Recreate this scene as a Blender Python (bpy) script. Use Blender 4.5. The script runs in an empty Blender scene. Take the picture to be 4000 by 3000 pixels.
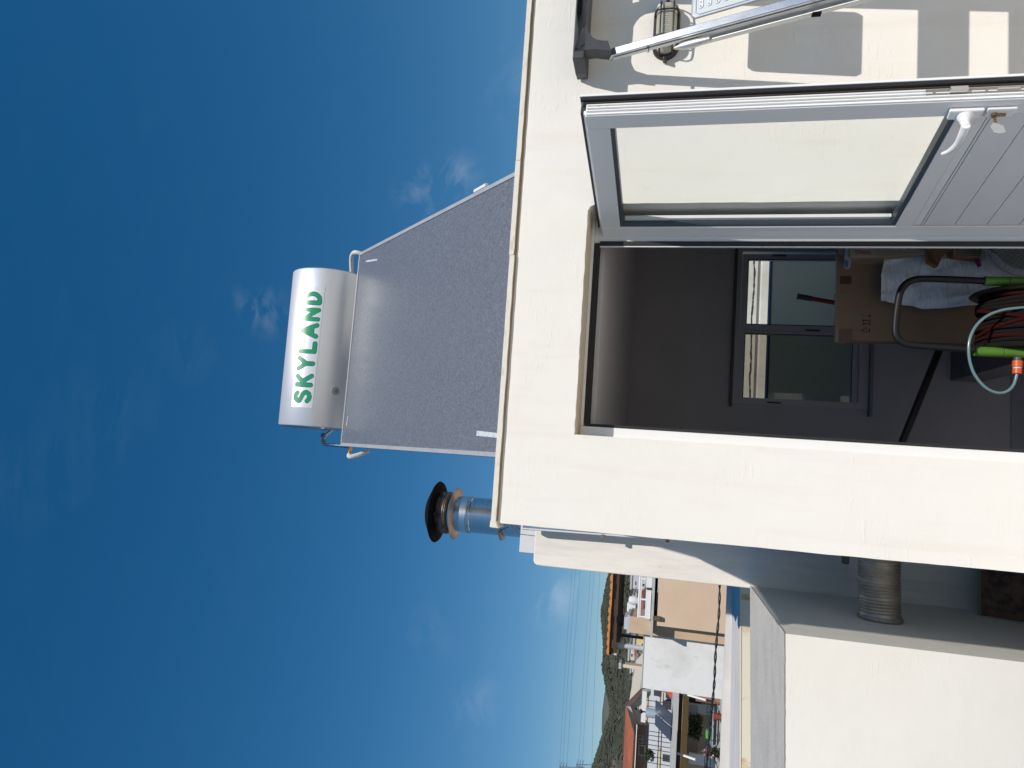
import bpy, bmesh, math, random
from mathutils import Vector, Matrix, noise
from math import sin, cos, pi, radians, atan2, hypot, sqrt
random.seed(7)
SC = bpy.context.scene
COL = SC.collection
# ------------------------------------------------------------------ camera
# rows: world X (along the facade), Y (into the scene), Z (up) seen in camera axes
F = 2730.0
zc = Vector((-11700., 560., F)).normalized()
fw = Vector((0, 0, 1.)); hh = (fw - zc*fw.dot(zc)).normalized()
rr = Vector((0, 1., 0)); rr = (rr - zc*rr.dot(zc) - hh*rr.dot(hh)).normalized()
YAW = radians(5.3)
WX = rr*cos(YAW) + hh*sin(YAW); WY = -rr*sin(YAW) + hh*cos(YAW); WZ = zc
CAM = Vector((0, -3.05, 1.6))
def c2w(v): return Vector((WX.dot(v), WY.dot(v), WZ.dot(v)))
cam_d = bpy.data.cameras.new('camera'); cam = bpy.data.objects.new('camera', cam_d); COL.objects.link(cam)
cx, cy, cz = c2w(Vector((1, 0, 0))), c2w(Vector((0, 1, 0))), -c2w(Vector((0, 0, 1)))
R3 = Matrix((cx, cy, cz)).transposed()
cam.matrix_world = Matrix.Translation(CAM) @ R3.to_4x4()
cam_d.sensor_width = 36; cam_d.lens = 36*F/4000
cam_d.clip_start = .05; cam_d.clip_end = 6000
SC.camera = cam
def ray(px, py): return c2w(Vector((px-2000, 1500-py, F)))
def at(px, py, Y):
    d = ray(px, py); return CAM + d*((Y-CAM.y)/d.y)
def atz(px, py, z):
    d = ray(px, py); return CAM + d*((z-CAM.z)/d.z)
def atx(px, py, x):
    d = ray(px, py); return CAM + d*((x-CAM.x)/d.x)
# ------------------------------------------------------------------ light
SA, SB = .41, 1.05
SUN = Vector((SA, -1, SB)).normalized()
EL = math.asin(SUN.z); AZ = atan2(SUN.x, SUN.y)
sl = bpy.data.lights.new('sun', 'SUN'); sl.energy = 3.9; sl.angle = radians(.55); sl.color = (1, .94, .86)
so = bpy.data.objects.new('sun', sl); COL.objects.link(so); so.rotation_euler = SUN.to_track_quat('Z', 'Y').to_euler()
W = bpy.data.worlds.new('World'); SC.world = W; W.use_nodes = True
nt = W.node_tree; nt.nodes.clear()
def N(t, nt_, **k):
    n = nt_.nodes.new(t)
    for a, b in k.items(): setattr(n, a, b)
    return n
out = N('ShaderNodeOutputWorld', nt); bg = N('ShaderNodeBackground', nt)
sky = N('ShaderNodeTexSky', nt, sky_type='NISHITA', sun_disc=False)
sky.sun_elevation = EL; sky.sun_rotation = AZ; sky.air_density = .9; sky.dust_density = 0; sky.ozone_density = 3.2; sky.altitude = 60
hsv = N('ShaderNodeHueSaturation', nt); hsv.inputs['Saturation'].default_value = 1.05
hs2 = N('ShaderNodeHueSaturation', nt); hs2.inputs['Saturation'].default_value = 1.515; hs2.inputs['Value'].default_value = 1.34
gm = N('ShaderNodeGamma', nt); gm.inputs[1].default_value = .70
nt.links.new(sky.outputs[0], hsv.inputs['Color']); nt.links.new(hsv.outputs[0], gm.inputs[0]); nt.links.new(gm.outputs[0], hs2.inputs['Color']); hsv = hs2
tc = N('ShaderNodeTexCoord', nt)
# thin wisps of cirrus: noise stretched along one direction, dense at a few bearings
mp = N('ShaderNodeMapping', nt); mp.inputs['Rotation'].default_value = (.3, .5, .4); mp.inputs['Scale'].default_value = (5, 22, 13)
nt.links.new(tc.outputs['Generated'], mp.inputs[0])
nz = N('ShaderNodeTexNoise', nt); nz.inputs['Scale'].default_value = 1.6; nz.inputs['Detail'].default_value = 9; nz.inputs['Roughness'].default_value = .58; nz.inputs['Distortion'].default_value = .7
nt.links.new(mp.outputs[0], nz.inputs['Vector'])
cr = N('ShaderNodeValToRGB', nt); cr.color_ramp.elements[0].position = .46; cr.color_ramp.elements[1].position = .90
nt.links.new(nz.outputs[0], cr.inputs[0])
acc = None
WISPS = [((1640, 740), .030, .34), ((1790, 700), .032, .34), ((1060, 1225), .028, .36), ((980, 1190), .022, .2), ((730, 1380), .035, .035), ((420, 1620), .05, .03), ((130, 1850), .05, .03),
         ((2185, 2290), .034, .45), ((2150, 2360), .03, .25), ((1670, 2480), .04, .08), ((1860, 2760), .035, .18), ((2050, 330), .05, .10)]
for (p, w, s) in WISPS:
    d = ray(*p).normalized()
    vd = N('ShaderNodeVectorMath', nt, operation='DISTANCE'); vd.inputs[1].default_value = d
    nrm = N('ShaderNodeVectorMath', nt, operation='NORMALIZE'); nt.links.new(tc.outputs['Generated'], nrm.inputs[0]); nt.links.new(nrm.outputs[0], vd.inputs[0])
    mr = N('ShaderNodeMapRange', nt, interpolation_type='SMOOTHSTEP'); mr.inputs['From Min'].default_value = w*1.6; mr.inputs['From Max'].default_value = 0
    mr.inputs['To Min'].default_value = 0; mr.inputs['To Max'].default_value = s
    nt.links.new(vd.outputs['Value'], mr.inputs['Value'])
    if acc is None: acc = mr.outputs[0]
    else:
        ad = N('ShaderNodeMath', nt, operation='ADD'); nt.links.new(acc, ad.inputs[0]); nt.links.new(mr.outputs[0], ad.inputs[1]); acc = ad.outputs[0]
ad = N('ShaderNodeMath', nt, operation='ADD'); nt.links.new(acc, ad.inputs[0]); ad.inputs[1].default_value = .004
ml = N('ShaderNodeMath', nt, operation='MULTIPLY', use_clamp=True); nt.links.new(ad.outputs[0], ml.inputs[0]); nt.links.new(cr.outputs[0], ml.inputs[1])
mx = N('ShaderNodeMixRGB', nt); nt.links.new(ml.outputs[0], mx.inputs[0]); nt.links.new(hsv.outputs[0], mx.inputs[1]); mx.inputs[2].default_value = (7.2, 8.0, 9.2, 1)
nt.links.new(mx.outputs[0], bg.inputs[0]); bg.inputs[1].default_value = .096
nt.links.new(bg.outputs[0], out.inputs[0])
SC.view_settings.view_transform = 'Standard'; SC.view_settings.look = 'None'
SC.view_settings.exposure = 0; SC.view_settings.gamma = 1; SC.view_settings.use_curve_mapping = False
SC.render.engine = 'CYCLES'
# ------------------------------------------------------------------ materials
MATS = {}
def mat(name, col, rough=.7, metal=0., var=None, bump=None, spec=None, coat=None, emit=None, alpha=None, trans=None, extra=None, ior=None):
    """var=(scale, colour2, lo, hi) blotches; bump=[(scale, strength, stretch)]"""
    if name in MATS: return MATS[name]
    m = bpy.data.materials.new(name); m.use_nodes = True; t = m.node_tree
    b = t.nodes['Principled BSDF']
    b.inputs['Base Color'].default_value = (*col, 1); b.inputs['Roughness'].default_value = rough; b.inputs['Metallic'].default_value = metal
    if spec is not None: b.inputs['Specular IOR Level'].default_value = spec
    if coat is not None: b.inputs['Coat Weight'].default_value = coat; b.inputs['Coat Roughness'].default_value = .22
    if trans is not None: b.inputs['Transmission Weight'].default_value = trans
    if ior is not None: b.inputs['IOR'].default_value = ior
    if alpha is not None: b.inputs['Alpha'].default_value = alpha
    tcn = N('ShaderNodeTexCoord', t)
    last = None
    if var:
        if not isinstance(var, list): var = [var]
        for v in var:
            sc, c2, lo, hi = v[:4]; st = v[4] if len(v) > 4 else (1, 1, 1)
            mpn = N('ShaderNodeMapping', t); mpn.inputs['Scale'].default_value = st; t.links.new(tcn.outputs['Object'], mpn.inputs[0])
            n = N('ShaderNodeTexNoise', t); n.inputs['Scale'].default_value = sc; n.inputs['Detail'].default_value = 8; n.inputs['Roughness'].default_value = .62
            t.links.new(mpn.outputs[0], n.inputs['Vector'])
            mr = N('ShaderNodeMapRange', t); mr.inputs['From Min'].default_value = lo; mr.inputs['From Max'].default_value = hi
            t.links.new(n.outputs[0], mr.inputs['Value'])
            mixn = N('ShaderNodeMixRGB', t); mixn.inputs[1].default_value = (*col, 1); mixn.inputs[2].default_value = (*c2, 1)
            t.links.new(mr.outputs[0], mixn.inputs[0])
            if last: t.links.new(last, mixn.inputs[1])
            last = mixn.outputs[0]
        t.links.new(last, b.inputs['Base Color'])
    if bump:
        prev = None
        for (sc, stg, st) in bump:
            mpn = N('ShaderNodeMapping', t); mpn.inputs['Scale'].default_value = st; t.links.new(tcn.outputs['Object'], mpn.inputs[0])
            n = N('ShaderNodeTexNoise', t); n.inputs['Scale'].default_value = sc; n.inputs['Detail'].default_value = 6
            t.links.new(mpn.outputs[0], n.inputs['Vector'])
            bn = N('ShaderNodeBump', t); bn.inputs['Strength'].default_value = 1; bn.inputs['Distance'].default_value = stg
            t.links.new(n.outputs[0], bn.inputs['Height'])
            if prev: t.links.new(prev, bn.inputs['Normal'])
            prev = bn.outputs[0]
        t.links.new(prev, b.inputs['Normal'])
    if extra: extra(t, b, tcn)
    MATS[name] = m
    return m
def plaster_marks(t, b, tcn):
    # short raised trowel strokes here and there on top of the fine grain
    mpn = N('ShaderNodeMapping', t); mpn.inputs['Scale'].default_value = (7, 26, 34); mpn.inputs['Rotation'].default_value = (0, .22, 0)
    t.links.new(tcn.outputs['Object'], mpn.inputs[0])
    n = N('ShaderNodeTexNoise', t); n.inputs['Scale'].default_value = 2.2; n.inputs['Detail'].default_value = 3; n.inputs['Distortion'].default_value = .6
    t.links.new(mpn.outputs[0], n.inputs['Vector'])
    r1 = N('ShaderNodeMapRange', t); r1.inputs['From Min'].default_value = .56; r1.inputs['From Max'].default_value = .72; t.links.new(n.outputs[0], r1.inputs['Value'])
    n2 = N('ShaderNodeTexNoise', t); n2.inputs['Scale'].default_value = 2.6; n2.inputs['Detail'].default_value = 4; t.links.new(tcn.outputs['Object'], n2.inputs['Vector'])
    r2 = N('ShaderNodeMapRange', t); r2.inputs['From Min'].default_value = .47; r2.inputs['From Max'].default_value = .66; t.links.new(n2.outputs[0], r2.inputs['Value'])
    mu = N('ShaderNodeMath', t, operation='MULTIPLY'); t.links.new(r1.outputs[0], mu.inputs[0]); t.links.new(r2.outputs[0], mu.inputs[1])
    # small pits and grit
    v = N('ShaderNodeTexVoronoi', t); v.inputs['Scale'].default_value = 34; t.links.new(tcn.outputs['Object'], v.inputs['Vector'])
    r3 = N('ShaderNodeMapRange', t); r3.inputs['From Min'].default_value = .14; r3.inputs['From Max'].default_value = .02; t.links.new(v.outputs['Distance'], r3.inputs['Value'])
    m3 = N('ShaderNodeMath', t, operation='MULTIPLY'); t.links.new(r3.outputs[0], m3.inputs[0]); t.links.new(r2.outputs[0], m3.inputs[1])
    ad = N('ShaderNodeMath', t, operation='ADD'); t.links.new(mu.outputs[0], ad.inputs[0]); t.links.new(m3.outputs[0], ad.inputs[1])
    bn = N('ShaderNodeBump', t); bn.inputs['Strength'].default_value = 1; bn.inputs['Distance'].default_value = .0009
    t.links.new(ad.outputs[0], bn.inputs['Height'])
    src = b.inputs['Normal'].links[0].from_socket if b.inputs['Normal'].links else None
    if src: t.links.new(src, bn.inputs['Normal'])
    t.links.new(bn.outputs[0], b.inputs['Normal'])
CREAM = mat('cream_plaster', (.80, .772, .722), .75, var=[(1.3, (.775, .742, .685), .42, .7), (7, (.70, .66, .585), .66, .8), (2.2, (.745, .70, .625), .52, .78, (4.5, 1, .5))], bump=[(110, .0007, (1, 1, 1)), (5, .006, (1, 1, .6))], extra=plaster_marks)
CREAM2 = mat('cream_plaster_block', (.80, .775, .72), .8, var=[(1.1, (.765, .735, .675), .4, .75)], bump=[(130, .0006, (1, 1, 1)), (4, .006, (1, 1, 1))], extra=plaster_marks)
SOFFIT = mat('recess_plaster', (.70, .63, .50), .8, var=[(9, (.50, .36, .18), .60, .78, (.4, 3, 1))], bump=[(60, .0015, (1, 1, 1))])
LIP = mat('coping_paint', (.72, .68, .60), .8, var=[(14, (.48, .42, .33), .56, .75, (.5, 1, 2))], bump=[(40, .003, (1, 1, 1))])
MARBLE = mat('grey_streaked_plaster', (.82, .775, .71), .75, var=[(2.2, (.69, .65, .59), .45, .7, (5, 1, .7)), (13, (.50, .48, .44), .66, .8)], bump=[(60, .001, (1, 1, 1)), (8, .004, (3, 1, .5))])
GRIT = mat('rough_grey_top', (.50, .48, .45), .95, spec=.1, var=[(3, (.40, .385, .365), .45, .7, (.8, 1.6, 1)), (90, (.66, .64, .61), .52, .7)], bump=[(190, .0035, (1, 1, 1)), (14, .004, (1, 1, 1))])
WHITE_ALU = mat('white_powder_coat', (.80, .795, .79), .34, bump=[(300, .00008, (1, 1, 1))])
GASKET = mat('black_gasket', (.012, .012, .014), .6)
BROWN_SEAL = mat('brown_weather_seal', (.05, .042, .038), .7)
def glassmat(name, tint, refl=1.0):
    m = bpy.data.materials.new(name); m.use_nodes = True; t = m.node_tree; t.nodes.clear()
    o = N('ShaderNodeOutputMaterial', t); tr = N('ShaderNodeBsdfTransparent', t); tr.inputs[0].default_value = (*tint, 1)
    gl = N('ShaderNodeBsdfGlossy', t); gl.inputs['Roughness'].default_value = .01; gl.inputs[0].default_value = (refl, refl, refl, 1)
    fr0 = N('ShaderNodeFresnel', t); fr0.inputs[0].default_value = 1.5; ge = N('ShaderNodeNewGeometry', t)
    sb0 = N('ShaderNodeMath', t, operation='SUBTRACT'); sb0.inputs[0].default_value = 1; t.links.new(ge.outputs['Backfacing'], sb0.inputs[1])
    fr = N('ShaderNodeMath', t, operation='MULTIPLY'); t.links.new(fr0.outputs[0], fr.inputs[0]); t.links.new(sb0.outputs[0], fr.inputs[1])
    mxs = N('ShaderNodeMixShader', t); t.links.new(fr.outputs[0], mxs.inputs[0]); t.links.new(tr.outputs[0], mxs.inputs[1]); t.links.new(gl.outputs[0], mxs.inputs[2])
    t.links.new(mxs.outputs[0], o.inputs[0]); return m
DGLASS = glassmat('door_glass', (.945, .96, .955))
WGLASS = glassmat('window_glass', (.90, .91, .90))
WGLASS2 = glassmat('window_glass_doubled', (.62, .60, .56))
INWALL = mat('interior_wall_paint', (.45, .435, .46), .85, var=[(3, (.41, .40, .42), .4, .7)], bump=[(90, .0006, (1, 1, 1))])
INCEIL = mat('interior_ceiling_paint', (.58, .56, .58), .85, bump=[(90, .0006, (1, 1, 1))])
INFLOOR = mat('interior_floor', (.16, .16, .19), .6, var=[(5, (.12, .12, .15), .4, .7)])
WINFR = mat('grey_window_frame', (.42, .42, .45), .45)
TERR = mat('terrace_tile', (.82, .73, .61), .8, var=[(2, (.74, .66, .55), .4, .7)], bump=[(40, .001, (1, 1, 1))])
ALU = mat('aluminium', (.56, .57, .59), .26, 1.0, var=[(30, (.46, .47, .48), .45, .7, (1, 1, .2))], bump=[(200, .0001, (1, 1, .1))])
ALU_D = mat('dull_aluminium', (.62, .62, .60), .5, .85, var=[(20, (.42, .40, .36), .6, .8)])
ALU_P = mat('panel_frame_aluminium', (.44, .45, .47), .5, .35, var=[(9, (.36, .37, .39), .5, .75)])
STEEL = mat('stainless_steel', (.52, .54, .57), .24, 1.0, var=[(5, (.36, .34, .32), .55, .75, (1, 1, 3))], bump=[(4, .004, (1, 1, 1))])
STEEL_S = mat('sooty_steel', (.20, .165, .14), .5, .75, var=[(10, (.04, .03, .028), .45, .65)])
SOOT = mat('black_metal', (.006, .006, .007), .8, spec=.12)
GALV = mat('sky_tinted_galvanised', (.36, .44, .54), .35, .85, var=[(9, (.26, .32, .42), .45, .7)])  # blue of the reflected sky is put into the base colour
TANKM = mat('brushed_silver_tank', (.80, .80, .82), .46, .62, bump=[(300, .00008, (1, 40, 40))])
TANKEND = mat('tank_end_cap', (.42, .43, .46), .4, .8)
def panelx(t, b, tcn):
    v = N('ShaderNodeTexNoise', t); v.inputs['Scale'].default_value = 150; v.inputs['Detail'].default_value = 3
    t.links.new(tcn.outputs['Object'], v.inputs['Vector'])
    r = N('ShaderNodeMapRange', t); r.inputs['From Min'].default_value = .66; r.inputs['From Max'].default_value = .80
    t.links.new(v.outputs[0], r.inputs['Value'])
    g = N('ShaderNodeTexNoise', t); g.inputs['Scale'].default_value = 85; g.inputs['Detail'].default_value = 5; t.links.new(tcn.outputs['Object'], g.inputs['Vector'])
    cr_ = N('ShaderNodeValToRGB', t); cr_.color_ramp.elements[0].color = (.115, .125, .150, 1); cr_.color_ramp.elements[1].color = (.185, .20, .228, 1); cr_.color_ramp.elements[0].position = .35; cr_.color_ramp.elements[1].position = .68
    t.links.new(g.outputs[0], cr_.inputs[0])
    m_ = N('ShaderNodeMixRGB', t); m_.inputs[2].default_value = (.62, .64, .68, 1)  # pale speckles paint in the sparkle of the prismatic glass
    t.links.new(r.outputs[0], m_.inputs[0]); t.links.new(cr_.outputs[0], m_.inputs[1]); t.links.new(m_.outputs[0], b.inputs['Base Color'])
PANELG = mat('collector_textured_glass', (.11, .13, .18), .33, 0, bump=[(420, .0004, (1, 1, 1)), (60, .0006, (1, 1, 1))], coat=.5, extra=panelx)
INSUL = mat('white_pipe_insulation', (.62, .60, .57), .7, bump=[(70, .003, (1, 1, 1))])
BRASS = mat('brass', (.62, .36, .10), .3, 1.0)
STICK = mat('white_sticker', (.76, .765, .78), .36, .25)
GREEN = mat('sticker_green', (.015, .30, .12), .3)
NAVY = mat('sticker_navy', (.008, .07, .20), .3)
BLACKP = mat('dark_grey_plastic', (.045, .048, .055), .5, var=[(30, (.06, .062, .07), .4, .7)], bump=[(160, .0004, (1, 1, 1))])
LAMPB = mat('dark_brown_metal', (.030, .022, .020), .45, .3)
def lampglass():
    m = mat('ribbed_lamp_glass', (.78, .76, .66), .22, 0, trans=.55, ior=1.45); return m
LAMPG = lampglass()
FLEX = mat('flex_duct_metal', (.52, .47, .40), .40, .8, var=[(6, (.30, .26, .21), .45, .7)])
RUST = mat('rusty_metal', (.17, .095, .065), .85, var=[(12, (.05, .035, .03), .45, .6), (5, (.26, .15, .10), .55, .75)], bump=[(60, .002, (1, 1, 1))])
CARD = mat('cardboard', (.32, .20, .12), .85, var=[(3, (.27, .165, .095), .4, .7), (60, (.27, .17, .10), .5, .7, (1, 1, .1))])
CARD_L = mat('pale_cardboard', (.36, .27, .17), .8, var=[(5, (.28, .20, .12), .4, .7)])
CARD_O = mat('orange_cardboard', (.30, .15, .055), .8, var=[(5, (.23, .11, .04), .4, .7)])
TAPE = mat('packing_tape', (.26, .20, .13), .35)
PRINT = mat('black_print', (.02, .015, .012), .8)
REDP = mat('red_print', (.25, .05, .035), .6)
PLASTICW = mat('white_plastic_bag', (.92, .91, .92), .42, bump=[(6, .05, (1, .3, 2.5)), (40, .0008, (1, 1, 1))])
WRAP = mat('clear_wrap', (.6, .6, .6), .12, alpha=.22, bump=[(30, .008, (1, 1, 2))])
MESHW = mat('white_wire', (.42, .42, .40), .5)
GREENP = mat('lime_green_plastic', (.065, .17, .014), .55)
HOSEB = mat('dark_hose', (.008, .006, .006), .85, spec=.12)
HOSER = mat('red_hose', (.026, .005, .004), .85, spec=.06)
HOSET = mat('clear_teal_hose', (.16, .27, .30), .2, trans=.3)
ORANGE = mat('orange_plastic', (.55, .085, .018), .45)
REDM = mat('red_painted_metal', (.30, .02, .012), .4)
PINK = mat('magenta_label', (.30, .04, .12), .5)
RAIL = mat('dark_handrail', (.020, .016, .015), .35)
# background
PEACH = mat('peach_render', (.66, .50, .36), .85, var=[(1.2, (.62, .46, .33), .4, .7)], bump=[(20, .004, (1, 1, 1))])
PEACH2 = mat('stained_peach_render', (.58, .42, .28), .85, var=[(1.6, (.40, .30, .21), .45, .7, (1, 1, .35))])
WHITEW = mat('weathered_whitewash', (.76, .76, .75), .85, var=[(.7, (.56, .56, .53), .44, .66, (1, 1, .8)), (3, (.48, .47, .43), .58, .80, (1, 1, .5))], bump=[(10, .006, (1, 1, 1))])
WHITE = mat('white_paint', (.74, .74, .74), .7)
LILAC = mat('lilac_white_wall', (.52, .50, .56), .8)
GREYL = mat('light_grey_metal', (.46, .47, .50), .55)
DARKR = mat('dark_recess', (.035, .033, .035), .8)
CONC = mat('concrete_slab', (.48, .48, .47), .85, var=[(6, (.38, .38, .37), .45, .7, (1, 1, 6))])
OCHRE = mat('ochre_paint', (.62, .38, .14), .8)
YELLOW = mat('pale_yellow_wall', (.66, .55, .27), .8)
CREAMB = mat('cream_house_wall', (.66, .58, .47), .8)
PINKB = mat('pinkish_brown_wall', (.34, .24, .21), .8)
TERRA = mat('terracotta_roof', (.44, .13, .065), .8, var=[(3, (.36, .10, .05), .4, .7)], bump=[(4, .05, (1, 14, 1))])
TILEO = mat('orange_roof_tile', (.58, .23, .06), .8, var=[(8, (.40, .14, .04), .45, .7)])
WOODD = mat('dark_wood_and_slab_shade', (.050, .028, .016), .6, var=[(9, (.075, .042, .022), .4, .7, (.1, 3, 3))])
WOODM = mat('olive_stained_wood', (.13, .085, .035), .6)
GLASSD = mat('dark_window_pane', (.05, .055, .065), .12)
SOLAR = mat('grey_solar_panel', (.085, .09, .105), .3, .2)
RUSTP = mat('rust_stained_cream_paint', (.76, .70, .55), .6, var=[(3.2, (.55, .27, .06), .56, .70, (2.5, 1, .9)), (11, (.30, .12, .04), .66, .74)])
LEDGE = mat('chalky_white_top', (.64, .61, .57), .9, spec=.12, var=[(3, (.50, .49, .50), .4, .7, (.4, 3, 1)), (7, (.28, .15, .08), .70, .78, (.5, 6, 1))])
TANKW = mat('pale_blue_tank', (.42, .50, .56), .4, .3)
LEAF = mat('hanging_green', (.05, .085, .03), .8, var=[(20, (.09, .11, .05), .4, .6)])
LEAFP = mat('pink_blossom', (.50, .33, .34), .8)
SHRUB = mat('scrub_leaf', (.045, .052, .030), .9, var=[(.6, (.08, .078, .05), .4, .65)])
HILL = mat('scrub_hillside', (.050, .053, .036), .95, var=[(.09, (.12, .115, .09), .54, .66), (.30, (.15, .14, .115), .60, .68), (.22, (.028, .034, .020), .52, .60)], bump=[(.3, .8, (1, 1, 1))])
FARH = mat('far_ridge', (.10, .105, .09), .95, var=[(.01, (.14, .13, .11), .4, .65)])
GROUND = mat('town_ground', (.19, .18, .16), .95, var=[(.05, (.12, .12, .10), .45, .6)])
WIRE = mat('power_line', (.10, .12, .14), .6)
CABLE = mat('black_cable', (.012, .014, .02), .5)
# ------------------------------------------------------------------ mesh helpers
class MB:
    def __init__(s): s.v = []; s.f = []; s.mi = []
    def quad(s, pts, mi=0):
        n = len(s.v); s.v += [tuple(p) for p in pts]; s.f.append(tuple(range(n, n+len(pts)))); s.mi.append(mi)
    def box(s, x0, x1, y0, y1, z0, z1):
        n = len(s.v)
        s.v += [(x, y, z) for z in (z0, z1) for y in (y0, y1) for x in (x0, x1)]
        s.f += [tuple(n+i for i in q) for q in ((0, 2, 3, 1), (4, 5, 7, 6), (0, 1, 5, 4), (2, 6, 7, 3), (0, 4, 6, 2), (1, 3, 7, 5))]; s.mi += [0]*6
        return s
    def prism(s, pts, vec):
        n = len(s.v); k = len(pts); vec = Vector(vec)
        s.v += [tuple(Vector(p)) for p in pts] + [tuple(Vector(p)+vec) for p in pts]
        s.f.append(tuple(range(n, n+k))); s.f.append(tuple(range(n+2*k-1, n+k-1, -1)))
        for i in range(k): j = (i+1) % k; s.f.append((n+j, n+i, n+k+i, n+k+j))
        s.mi += [0]*(k+2); return s
    def obox(s, o, ex, ey, ez):
        """box from corner o spanned by three vectors"""
        o = Vector(o); ex = Vector(ex); ey = Vector(ey); ez = Vector(ez)
        return s.prism([o, o+ex, o+ex+ez, o+ez], ey)
    def tube(s, pts, r, n=10, cap=True, flat=1.0):
        pts = [Vector(p) for p in pts]; rings = []; up = None
        rad = r if isinstance(r, (list, tuple)) else [r]*len(pts)
        for i, p in enumerate(pts):
            t = (pts[min(i+1, len(pts)-1)] - pts[max(i-1, 0)]).normalized()
            if up is None:
                up = Vector((0, 0, 1)) if abs(t.z) < .9 else Vector((1, 0, 0))
            a = t.cross(up).normalized(); b = a.cross(t).normalized(); up = b
            base = len(s.v)
            s.v += [tuple(p + (a*cos(2*pi*k/n) + b*sin(2*pi*k/n)*flat)*rad[i]) for k in range(n)]
            rings.append(base)
        for i in range(len(rings)-1):
            for k in range(n):
                k2 = (k+1) % n; s.f.append((rings[i]+k, rings[i]+k2, rings[i+1]+k2, rings[i+1]+k)); s.mi.append(0)
        if cap:
            s.f.append(tuple(rings[0]+k for k in reversed(range(n)))); s.f.append(tuple(rings[-1]+k for k in range(n))); s.mi += [0, 0]
        return s
    def lathe(s, prof, o, n=40, axis='z'):
        """prof: [(r, h)] along the axis"""
        o = Vector(o); rings = []
        for (r, h) in prof:
            base = len(s.v)
            for k in range(n):
                a = 2*pi*k/n; c, d = r*cos(a), r*sin(a)
                p = {'z': Vector((c, d, h)), 'x': Vector((h, c, d)), 'y': Vector((c, h, d))}[axis]
                s.v.append(tuple(o+p))
            rings.append(base)
        for i in range(len(rings)-1):
            for k in range(n):
                k2 = (k+1) % n; s.f.append((rings[i]+k, rings[i]+k2, rings[i+1]+k2, rings[i+1]+k)); s.mi.append(0)
        if prof[0][0] > 1e-5: s.f.append(tuple(rings[0]+k for k in reversed(range(n)))); s.mi.append(0)
        if prof[-1][0] > 1e-5: s.f.append(tuple(rings[-1]+k for k in range(n))); s.mi.append(0)
        return s
    def build(s, name, m, parent=None, smooth=False, bev=0, world=True):
        me = bpy.data.meshes.new(name); me.from_pydata(s.v, [], s.f); me.validate()
        bm = bmesh.new(); bm.from_mesh(me); bmesh.ops.recalc_face_normals(bm, faces=bm.faces); bm.to_mesh(me); bm.free()
        ms = m if isinstance(m, list) else [m]
        for q in ms: me.materials.append(q)
        if len(ms) > 1 and len(me.polygons) == len(s.mi):
            me.polygons.foreach_set('material_index', s.mi)
        return link(name, me, parent, smooth, bev)
def link(name, me, parent=None, smooth=False, bev=0):
    o = bpy.data.objects.new(name, me); COL.objects.link(o)
    if parent is not None:
        o.parent = parent
        if parent.type == 'EMPTY': o.location = -parent.location
    if smooth:
        for p in me.polygons: p.use_smooth = True
        try:
            md = None
            me.set_sharp_from_angle(angle=radians(38))
        except Exception: pass
    if bev:
        b = o.modifiers.new('bevel', 'BEVEL'); b.width = bev; b.segments = 2; b.limit_method = 'ANGLE'; b.angle_limit = radians(40)
    return o
def tag(o, label=None, cat=None, group=None, kind=None):
    if label: o['label'] = label
    if cat: o['category'] = cat
    if group: o['group'] = group
    if kind: o['kind'] = kind
    return o
def thing(name, loc, label, cat, group=None):
    o = bpy.data.objects.new(name, None); COL.objects.link(o); o.location = loc; o.empty_display_size = .1
    return tag(o, label, cat, group)
def B(name, m, parent, *box, **k):
    return MB().box(*box).build(name, m, parent, **k)
def arc(c, r, a0, a1, n, plane='xz'):
    res = []
    for i in range(n+1):
        a = radians(a0 + (a1-a0)*i/n); u, v = r*cos(a), r*sin(a)
        res.append(Vector(c) + (Vector((u, 0, v)) if plane == 'xz' else Vector((u, v, 0))))
    return res
def smoothpath(pts, n=8):
    """Catmull-Rom through points"""
    pts = [Vector(p) for p in pts]; res = []
    for i in range(len(pts)-1):
        p0 = pts[max(i-1, 0)]; p1 = pts[i]; p2 = pts[i+1]; p3 = pts[min(i+2, len(pts)-1)]
        for k in range(n):
            t = k/n
            res.append(.5*((2*p1) + (p2-p0)*t + (2*p0-5*p1+4*p2-p3)*t*t + (3*p1-p0-3*p2+p3)*t*t*t))
    res.append(pts[-1]); return res
def plate_with_hole(outer, hole, vec, name, m, parent=None, bev=0):
    """outer/hole: 3D loops in one plane, extruded by vec"""
    bm = bmesh.new(); es = []
    loops = [outer] + (hole if hole and isinstance(hole[0], list) else ([hole] if hole else []))
    for lp in loops:
        vs = [bm.verts.new(p) for p in lp]
        for i in range(len(vs)): es.append(bm.edges.new((vs[i], vs[(i+1) % len(vs)])))
    bmesh.ops.triangle_fill(bm, use_beauty=True, use_dissolve=False, edges=es)
    geo = bmesh.ops.extrude_face_region(bm, geom=bm.faces[:], use_keep_orig=True)
    bmesh.ops.translate(bm, vec=Vector(vec), verts=[g for g in geo['geom'] if isinstance(g, bmesh.types.BMVert)])
    bmesh.ops.recalc_face_normals(bm, faces=bm.faces)
    me = bpy.data.meshes.new(name); bm.to_mesh(me); bm.free(); me.materials.append(m)
    return link(name, me, parent, False, bev)
def jit(p0, p1, n, amp, axis, seed=0):
    """points from p0 to p1 (p1 excluded) with small wander along axis"""
    p0 = Vector(p0); p1 = Vector(p1); ax = Vector(axis); res = []
    for i in range(n):
        t = i/n; w = 0 if i == 0 else amp*(noise.noise(Vector((i*.43+seed, seed*1.7, 0)))*1.6 + random.uniform(-.35, .35))
        res.append(tuple(p0.lerp(p1, t) + ax*w))
    return res
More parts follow.
